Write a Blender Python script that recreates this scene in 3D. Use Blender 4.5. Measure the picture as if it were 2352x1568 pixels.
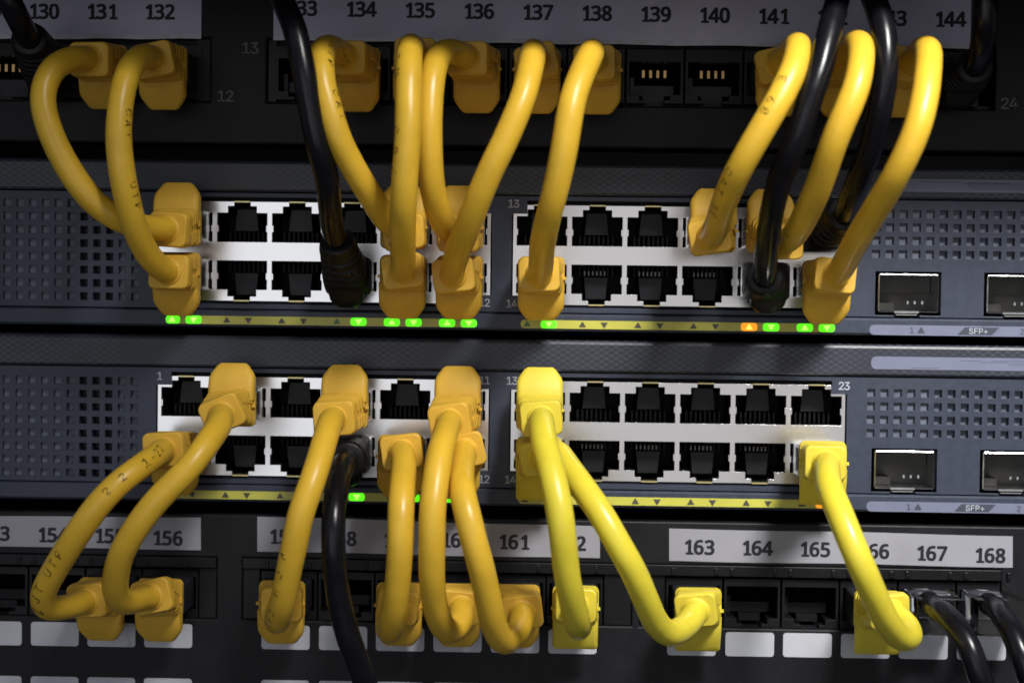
import bpy, bmesh, math, random
from mathutils import Vector, Matrix
random.seed(7)
S = 0.001                       # everything below is measured in millimetres
scene = bpy.context.scene
for o in list(bpy.data.objects): bpy.data.objects.remove(o)

# ------------------------------------------------------------------ camera
CAMPOS = Vector((97.232, -382.823, -12.601))
RX, RY, RZ = -0.0244102, -0.0128474, 0.0212041
RM = Matrix.Rotation(RZ, 3, 'Z') @ Matrix.Rotation(RY, 3, 'Y') @ Matrix.Rotation(RX, 3, 'X')
FPX = 3477.0
cd = bpy.data.cameras.new('camera'); cam = bpy.data.objects.new('camera', cd)
scene.collection.objects.link(cam); scene.camera = cam
cr, cf, cu = RM.col[0], RM.col[1], RM.col[2]
m4 = Matrix(((cr[0], cu[0], -cf[0], CAMPOS[0]*S), (cr[1], cu[1], -cf[1], CAMPOS[1]*S),
             (cr[2], cu[2], -cf[2], CAMPOS[2]*S), (0, 0, 0, 1)))
cam.matrix_world = m4
cd.sensor_width = 36.0; cd.lens = FPX/2352*36.0
cd.clip_start = 0.01; cd.clip_end = 10.0
cd.dof.use_dof = True; cd.dof.focus_distance = 0.366; cd.dof.aperture_fstop = 11.0

def at(px, py, d=0.0):
    """point of the photograph (2352 px wide) seen at d mm in front of the switch faces"""
    v = RM @ Vector(((px-1176)/FPX, 1.0, (784-py)/FPX))
    t = (-d-CAMPOS[1])/v[1]
    return CAMPOS + v*t

# ------------------------------------------------------------------ world and lamps
w = bpy.data.worlds.new('World'); scene.world = w; w.use_nodes = True
wn = w.node_tree.nodes; wl = w.node_tree.links; bg = wn['Background']          # dim server room: pale ceiling, dark floor
wtc = wn.new('ShaderNodeTexCoord'); wsp = wn.new('ShaderNodeSeparateXYZ'); wl.new(wtc.outputs['Generated'], wsp.inputs[0])
wrm = wn.new('ShaderNodeValToRGB'); wmr = wn.new('ShaderNodeMapRange')
wmr.inputs[1].default_value = -1; wmr.inputs[2].default_value = 1; wl.new(wsp.outputs[2], wmr.inputs[0]); wl.new(wmr.outputs[0], wrm.inputs[0])
wrm.color_ramp.elements[0].position = 0.25; wrm.color_ramp.elements[0].color = (0.24, 0.26, 0.30, 1)
wrm.color_ramp.elements[1].position = 0.80; wrm.color_ramp.elements[1].color = (1.0, 1.08, 1.25, 1)
wl.new(wrm.outputs[0], bg.inputs[0]); bg.inputs[1].default_value = 0.19

def area(name, loc, aim, size, power, col, sy=None, spread=None):
    l = bpy.data.lights.new(name, 'AREA'); l.energy = power; l.color = col; l.size = size*S
    if sy: l.shape = 'RECTANGLE'; l.size_y = sy*S
    if spread: l.spread = math.radians(spread)
    o = bpy.data.objects.new(name, l); scene.collection.objects.link(o)
    o.location = Vector(loc)*S
    o.rotation_euler = (Vector(aim)-Vector(loc)).to_track_quat('-Z', 'Y').to_euler()
    return o
area('key_lamp', (330, -470, 450), (200, 0, -25), 150, 0.49, (1.0, 0.98, 0.95), spread=39)
area('room_light_left', (-150, -900, -30), (60, 0, -15), 420, 0.74, (0.95, 0.97, 1.0), sy=560)
area('room_light_right', (300, -900, -30), (120, 0, -15), 460, 0.44, (1.0, 0.95, 0.92), sy=640)

scene.view_settings.view_transform = 'Standard'
scene.view_settings.look = 'None'
scene.view_settings.exposure = 0.0
scene.view_settings.gamma = 1.0

# ------------------------------------------------------------------ materials
def mat(name, col, rough=0.5, metal=0.0, spec=0.5, grain=0.0, gscale=1500, bump=0.0, bscale=2500, emit=None, estr=0, trans=0, sss=0, coat=0, dust=0):
    m = bpy.data.materials.new(name); m.use_nodes = True
    nt = m.node_tree; b = nt.nodes['Principled BSDF']
    b.inputs['Base Color'].default_value = (*col, 1); b.inputs['Roughness'].default_value = rough
    b.inputs['Metallic'].default_value = metal; b.inputs['Specular IOR Level'].default_value = spec
    if trans: b.inputs['Transmission Weight'].default_value = trans
    if coat: b.inputs['Coat Weight'].default_value = coat; b.inputs['Coat Roughness'].default_value = 0.15
    if sss:
        b.inputs['Subsurface Weight'].default_value = sss
        b.inputs['Subsurface Radius'].default_value = (0.0012, 0.0006, 0.0002)
    if emit:
        b.inputs['Emission Color'].default_value = (*emit, 1); b.inputs['Emission Strength'].default_value = estr
    tc = nt.nodes.new('ShaderNodeTexCoord')
    if grain:
        n = nt.nodes.new('ShaderNodeTexNoise'); n.inputs['Scale'].default_value = gscale; n.inputs['Detail'].default_value = 4
        nt.links.new(tc.outputs['Object'], n.inputs['Vector'])
        mr = nt.nodes.new('ShaderNodeMapRange'); mr.inputs[3].default_value = 1-grain; mr.inputs[4].default_value = 1+grain
        mr.inputs[1].default_value = 0.25; mr.inputs[2].default_value = 0.75
        nt.links.new(n.outputs['Fac'], mr.inputs[0])
        vm = nt.nodes.new('ShaderNodeVectorMath'); vm.operation = 'SCALE'; vm.inputs[0].default_value = col
        nt.links.new(mr.outputs[0], vm.inputs['Scale']); nt.links.new(vm.outputs[0], b.inputs['Base Color'])
        mr2 = nt.nodes.new('ShaderNodeMapRange'); mr2.inputs[3].default_value = max(rough-.08, .03); mr2.inputs[4].default_value = rough+.08
        nt.links.new(n.outputs['Fac'], mr2.inputs[0]); nt.links.new(mr2.outputs[0], b.inputs['Roughness'])
    if dust:
        src = b.inputs['Base Color'].links[0].from_socket
        n = nt.nodes.new('ShaderNodeTexNoise'); n.inputs['Scale'].default_value = 2600; n.inputs['Detail'].default_value = 0
        nt.links.new(tc.outputs['Object'], n.inputs['Vector'])
        n2 = nt.nodes.new('ShaderNodeTexNoise'); n2.inputs['Scale'].default_value = 60; n2.inputs['Detail'].default_value = 3
        nt.links.new(tc.outputs['Object'], n2.inputs['Vector'])
        a1 = nt.nodes.new('ShaderNodeMapRange'); a1.inputs[1].default_value = 0.765; a1.inputs[2].default_value = 0.83; nt.links.new(n.outputs['Fac'], a1.inputs[0])
        a2 = nt.nodes.new('ShaderNodeMapRange'); a2.inputs[1].default_value = 0.50; a2.inputs[2].default_value = 0.80; a2.inputs[4].default_value = 0.10; nt.links.new(n2.outputs['Fac'], a2.inputs[0])
        ad = nt.nodes.new('ShaderNodeMath'); ad.operation = 'ADD'; ad.use_clamp = True
        nt.links.new(a1.outputs[0], ad.inputs[0]); nt.links.new(a2.outputs[0], ad.inputs[1])
        mx = nt.nodes.new('ShaderNodeMix'); mx.data_type = 'RGBA'; nt.links.new(ad.outputs[0], mx.inputs[0]); nt.links.new(src, mx.inputs[6])
        mx.inputs[7].default_value = (dust, dust, dust*1.1, 1); nt.links.new(mx.outputs[2], b.inputs['Base Color'])
    if bump:
        n = nt.nodes.new('ShaderNodeTexNoise'); n.inputs['Scale'].default_value = bscale; n.inputs['Detail'].default_value = 2
        nt.links.new(tc.outputs['Object'], n.inputs['Vector'])
        bp = nt.nodes.new('ShaderNodeBump'); bp.inputs['Strength'].default_value = bump; bp.inputs['Distance'].default_value = 0.0002
        nt.links.new(n.outputs['Fac'], bp.inputs['Height']); nt.links.new(bp.outputs[0], b.inputs['Normal'])
    return m

M = {}
M['ochre_jacket'] = mat('ochre_jacket', (0.71, 0.435, 0.034), 0.35, spec=0.45, grain=0.13, gscale=110, bump=0.34, bscale=240)
M['ochre_boot'] = mat('ochre_boot', (0.70, 0.420, 0.048), 0.50, spec=0.33, grain=0.08, gscale=220, bump=0.12, bscale=900)
M['lemon_jacket'] = mat('lemon_jacket', (0.72, 0.60, 0.045), 0.33, spec=0.45, grain=0.10, gscale=110, bump=0.34, bscale=240)
M['lemon_boot'] = mat('lemon_boot', (0.72, 0.585, 0.055), 0.48, spec=0.35, grain=0.07, gscale=220, bump=0.10, bscale=900)
M['black_jacket'] = mat('black_jacket', (0.005, 0.005, 0.007), 0.26, spec=0.30, grain=0.2, gscale=250, bump=0.25, bscale=240)
M['black_boot'] = mat('black_boot', (0.006, 0.006, 0.007), 0.45, spec=0.28, grain=0.2, gscale=300, bump=0.1, bscale=900)
M['switch_body'] = mat('switch_body', (0.037, 0.045, 0.070), 0.46, spec=0.38, grain=0.14, gscale=500, bump=0.12, bscale=4000, dust=0.10)
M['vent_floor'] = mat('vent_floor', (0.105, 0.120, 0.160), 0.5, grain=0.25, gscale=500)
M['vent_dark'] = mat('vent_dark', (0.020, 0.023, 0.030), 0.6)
M['cage_metal'] = mat('cage_metal', (0.82, 0.81, 0.81), 0.25, metal=1.0, bump=0.03, bscale=90)
M['shell_metal'] = mat('shell_metal', (0.72, 0.71, 0.70), 0.28, metal=1.0, grain=0.08, gscale=900)
M['sfp_metal'] = mat('sfp_metal', (0.66, 0.66, 0.66), 0.24, metal=1.0, grain=0.15, gscale=700)
M['sfp_inside'] = mat('sfp_inside', (0.028, 0.027, 0.024), 0.35, metal=0.3, grain=0.5, gscale=160)
M['jack_dim'] = mat('jack_dim', (0.0065, 0.0065, 0.008), 0.45, spec=0.22, grain=0.2, gscale=400)
M['gold'] = mat('gold', (0.62, 0.40, 0.18), 0.35, metal=1.0)
M['brass_edge'] = mat('brass_edge', (0.70, 0.60, 0.30), 0.35, metal=0.8)
M['socket_black'] = mat('socket_black', (0.004, 0.004, 0.005), 0.5, spec=0.15, grain=0.2, gscale=400)
M['socket_grey'] = mat('socket_grey', (0.0085, 0.009, 0.012), 0.42, spec=0.28, grain=0.25, gscale=300)
M['panel_black'] = mat('panel_black', (0.0075, 0.0075, 0.0095), 0.50, spec=0.26, grain=0.25, gscale=120, bump=0.12, bscale=2500, dust=0.05)
M['jack_black'] = mat('jack_black', (0.0065, 0.0065, 0.008), 0.40, spec=0.25, grain=0.2, gscale=400)
M['jack_grey'] = mat('jack_grey', (0.016, 0.017, 0.021), 0.42, spec=0.3, grain=0.2, gscale=400)
M['paper'] = mat('paper', (0.295, 0.295, 0.33), 0.5, spec=0.3, grain=0.08, gscale=70)
M['paper_gloss'] = mat('paper_gloss', (0.56, 0.55, 0.70), 0.35, spec=0.3, grain=0.08, gscale=90)
M['tape'] = mat('tape', (0.45, 0.45, 0.52), 0.2, grain=0.2, gscale=300)
M['white_field'] = mat('white_field', (0.47, 0.48, 0.52), 0.32, grain=0.08, gscale=120)
M['ink'] = mat('ink', (0.006, 0.007, 0.016), 0.55)
M['cable_ink'] = mat('cable_ink', (0.060, 0.036, 0.007), 0.5)
M['white_ink'] = mat('white_ink', (0.45, 0.55, 0.70), 0.5)
M['print_grey'] = mat('print_grey', (0.42, 0.44, 0.50), 0.55)
M['print_dim'] = mat('print_dim', (0.115, 0.115, 0.135), 0.55)
M['plate_grey'] = mat('plate_grey', (0.165, 0.180, 0.260), 0.42, grain=0.06, gscale=200)
M['plate_ink'] = mat('plate_ink', (0.050, 0.056, 0.080), 0.5)
M['strip_yellow'] = mat('strip_yellow', (0.54, 0.52, 0.080), 0.40, grain=0.08, gscale=130)
M['arrow_off'] = mat('arrow_off', (0.075, 0.070, 0.050), 0.5)
M['arrow_dim'] = mat('arrow_dim', (0.07, 0.20, 0.08), 0.5)
M['green_glow'] = mat('green_glow', (0.1, 0.5, 0.02), 0.5, emit=(0.09, 0.85, 0.004), estr=1.15)
M['green_arrow'] = mat('green_arrow', (0.2, 0.5, 0.1), 0.5, emit=(0.50, 1.0, 0.12), estr=1.15)
M['orange_glow'] = mat('orange_glow', (0.6, 0.25, 0.02), 0.5, emit=(0.95, 0.32, 0.01), estr=1.0)
M['orange_arrow'] = mat('orange_arrow', (0.9, 0.7, 0.1), 0.5, emit=(1.0, 0.72, 0.09), estr=1.2)
M['clear_plastic'] = mat('clear_plastic', (0.45, 0.46, 0.50), 0.05, trans=1.0, spec=0.35)
M['pin_metal'] = mat('pin_metal', (0.16, 0.155, 0.15), 0.4, metal=0.5)
M['rack_dark'] = mat('rack_dark', (0.002, 0.002, 0.002), 0.8, spec=0.05)

def worn(m, lo=0.38, hi=0.50, scale=1400):
    nt = m.node_tree; b = nt.nodes['Principled BSDF']; tc = nt.nodes.new('ShaderNodeTexCoord')
    n = nt.nodes.new('ShaderNodeTexNoise'); n.inputs['Scale'].default_value = scale; n.inputs['Detail'].default_value = 2
    mr = nt.nodes.new('ShaderNodeMapRange'); mr.inputs[1].default_value = lo; mr.inputs[2].default_value = hi
    nt.links.new(tc.outputs['Object'], n.inputs['Vector']); nt.links.new(n.outputs['Fac'], mr.inputs[0]); nt.links.new(mr.outputs[0], b.inputs['Alpha'])
M['cable_ink'] = mat('cable_ink', (0.060, 0.036, 0.007), 0.5)
worn(M['cable_ink'])
def lattice_material():
    m = mat('lattice_band', (0.030, 0.034, 0.048), 0.42, spec=0.45, bump=0.10, bscale=4000)
    nt = m.node_tree; N = nt.nodes; L = nt.links; b = N['Principled BSDF']
    tc = N.new('ShaderNodeTexCoord'); sp = N.new('ShaderNodeSeparateXYZ'); L.new(tc.outputs['Object'], sp.inputs[0])
    def ma(op, a, c=None, clamp=False):
        n = N.new('ShaderNodeMath'); n.operation = op; n.use_clamp = clamp
        for i, v in enumerate((a, c)):
            if v is None: continue
            if isinstance(v, (int, float)): n.inputs[i].default_value = v
            else: L.new(v, n.inputs[i])
        return n.outputs[0]
    a = ma('MULTIPLY', sp.outputs[0], 1/0.001225); c = ma('MULTIPLY', sp.outputs[2], 1/0.00074)
    def dist(v): return ma('ABSOLUTE', ma('SUBTRACT', ma('FRACT', v), 0.5))       # 0.5 on a line
    f1 = dist(ma('MULTIPLY', ma('ADD', a, c), 0.5)); f2 = dist(ma('MULTIPLY', ma('SUBTRACT', c, a), 0.5))
    mx = ma('MAXIMUM', f1, f2)
    line = ma('MULTIPLY', ma('SUBTRACT', mx, 0.445), 25.0, True)
    dot = ma('MULTIPLY', ma('SUBTRACT', ma('MINIMUM', f1, f2), 0.42), 16.0, True)
    f3 = ma('MULTIPLY', ma('SUBTRACT', dist(a), 0.46), 12.0, True)
    tot = ma('ADD', ma('ADD', ma('MULTIPLY', line, 0.55), ma('MULTIPLY', dot, 0.8)), ma('MULTIPLY', f3, 0.16))
    n = N.new('ShaderNodeTexNoise'); n.inputs['Scale'].default_value = 38; n.inputs['Detail'].default_value = 1
    L.new(tc.outputs['Object'], n.inputs['Vector'])
    mr = N.new('ShaderNodeMapRange'); mr.inputs[1].default_value = 0.42; mr.inputs[2].default_value = 0.62
    mr.inputs[3].default_value = 0.25; mr.inputs[4].default_value = 1.0; L.new(n.outputs['Fac'], mr.inputs[0])
    fac = ma('MULTIPLY', tot, mr.outputs[0], True)
    mix = N.new('ShaderNodeMix'); mix.data_type = 'RGBA'
    mix.inputs[6].default_value = (0.026, 0.030, 0.042, 1); mix.inputs[7].default_value = (0.150, 0.165, 0.215, 1)
    L.new(fac, mix.inputs[0]); L.new(mix.outputs[2], b.inputs['Base Color'])
    return m
M['lattice'] = lattice_material()

# ------------------------------------------------------------------ mesh helpers
class MB:
    def __init__(s): s.v = []; s.f = []
    def quad(s, *p): i = len(s.v); s.v += [tuple(q) for q in p]; s.f.append(tuple(range(i, i+len(p))))
    def box(s, x0, x1, y0, y1, z0, z1):
        i = len(s.v)
        s.v += [(x0,y0,z0),(x1,y0,z0),(x1,y1,z0),(x0,y1,z0),(x0,y0,z1),(x1,y0,z1),(x1,y1,z1),(x0,y1,z1)]
        s.f += [tuple(i+k for k in q) for q in ((0,3,2,1),(4,5,6,7),(0,1,5,4),(1,2,6,5),(2,3,7,6),(3,0,4,7))]
    def loft(s, rings, cap0=True, cap1=True):
        n = len(rings[0]); b = len(s.v)
        for r in rings: s.v += [tuple(p) for p in r]
        for k in range(len(rings)-1):
            for i in range(n):
                j = (i+1) % n
                s.f.append((b+k*n+i, b+k*n+j, b+(k+1)*n+j, b+(k+1)*n+i))
        if cap0: s.f.append(tuple(b+i for i in reversed(range(n))))
        if cap1: s.f.append(tuple(b+(len(rings)-1)*n+i for i in range(n)))
    def slab(s, pts, y0, y1):
        """flat outline pts [(x,z)...] seen from the front, from front y0 back to y1"""
        s.loft([[(x, y1, z) for x, z in pts], [(x, y0, z) for x, z in pts]])
    def build(s, name, material, parent=None, smooth=None, bevel=0.0, merge=True, seg=2):
        me = bpy.data.meshes.new(name)
        me.from_pydata([(x*S, y*S, z*S) for x, y, z in s.v], [], s.f)
        bm = bmesh.new(); bm.from_mesh(me)
        if merge: bmesh.ops.remove_doubles(bm, verts=bm.verts, dist=1e-6)
        bmesh.ops.recalc_face_normals(bm, faces=bm.faces)
        bm.to_mesh(me); bm.free()
        me.materials.append(M[material])
        if smooth is not None:
            me.polygons.foreach_set('use_smooth', [True]*len(me.polygons))
            me.set_sharp_from_angle(angle=math.radians(smooth))
        o = bpy.data.objects.new(name, me); scene.collection.objects.link(o)
        if parent: o.parent = parent
        if bevel:
            bv = o.modifiers.new('edge', 'BEVEL'); bv.width = bevel*S; bv.segments = seg; bv.limit_method = 'ANGLE'; bv.angle_limit = math.radians(50)
            bv.harden_normals = False
        return o

def thing(name, label, cat, loc, group=None):
    o = bpy.data.objects.new(name, None); scene.collection.objects.link(o)
    o.empty_display_size = 0.01
    o['label'] = label; o['category'] = cat
    if group: o['group'] = group
    return o

def rrect(w, h, r, n=5):
    r = min(r, w/2-1e-4, h/2-1e-4); p = []
    for cx, cy, a0 in ((w/2-r, h/2-r, 0), (-w/2+r, h/2-r, 90), (-w/2+r, -h/2+r, 180), (w/2-r, -h/2+r, 270)):
        for k in range(n+1):
            a = math.radians(a0+90*k/n); p.append((cx+r*math.cos(a), cy+r*math.sin(a)))
    return p
def rr_at(x0, x1, z0, z1, r, n=5):
    return [(x+(x0+x1)/2, z+(z0+z1)/2) for x, z in rrect(abs(x1-x0), abs(z1-z0), r, n)]

def plate(mb, x0, x1, z0, z1, holes, yf, depth, floors=None, edge=True):
    """front plate with holes; holes = list of unions of rects (x0,x1,z0,z1)"""
    rects = [r for h in holes for r in h]
    rd = lambda v: round(v, 4)
    xs = sorted({rd(v) for r in rects for v in r[:2]} | {rd(x0), rd(x1)}); zs = sorted({rd(v) for r in rects for v in r[2:]} | {rd(z0), rd(z1)})
    xs = [x for x in xs if x0-1e-3 <= x <= x1+1e-3]; zs = [z for z in zs if z0-1e-3 <= z <= z1+1e-3]
    nx, nz = len(xs)-1, len(zs)-1
    hole = [[any(r[0]-1e-4 < (xs[i]+xs[i+1])/2 < r[1]+1e-4 and r[2]-1e-4 < (zs[j]+zs[j+1])/2 < r[3]+1e-4 for r in rects) for j in range(nz)] for i in range(nx)]
    yb = yf+depth
    for i in range(nx):
        for j in range(nz):
            if hole[i][j]: continue
            a, b, c, d = xs[i], xs[i+1], zs[j], zs[j+1]
            mb.quad((a,yf,c),(b,yf,c),(b,yf,d),(a,yf,d))
            for di, dj, p, q in ((-1,0,(a,c),(a,d)),(1,0,(b,c),(b,d)),(0,-1,(a,c),(b,c)),(0,1,(a,d),(b,d))):
                ii, jj = i+di, j+dj
                out = not (0 <= ii < nx and 0 <= jj < nz)
                if (out and edge) or (not out and hole[ii][jj]):
                    mb.quad((p[0],yf,p[1]),(q[0],yf,q[1]),(q[0],yb,q[1]),(p[0],yb,p[1]))

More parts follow.
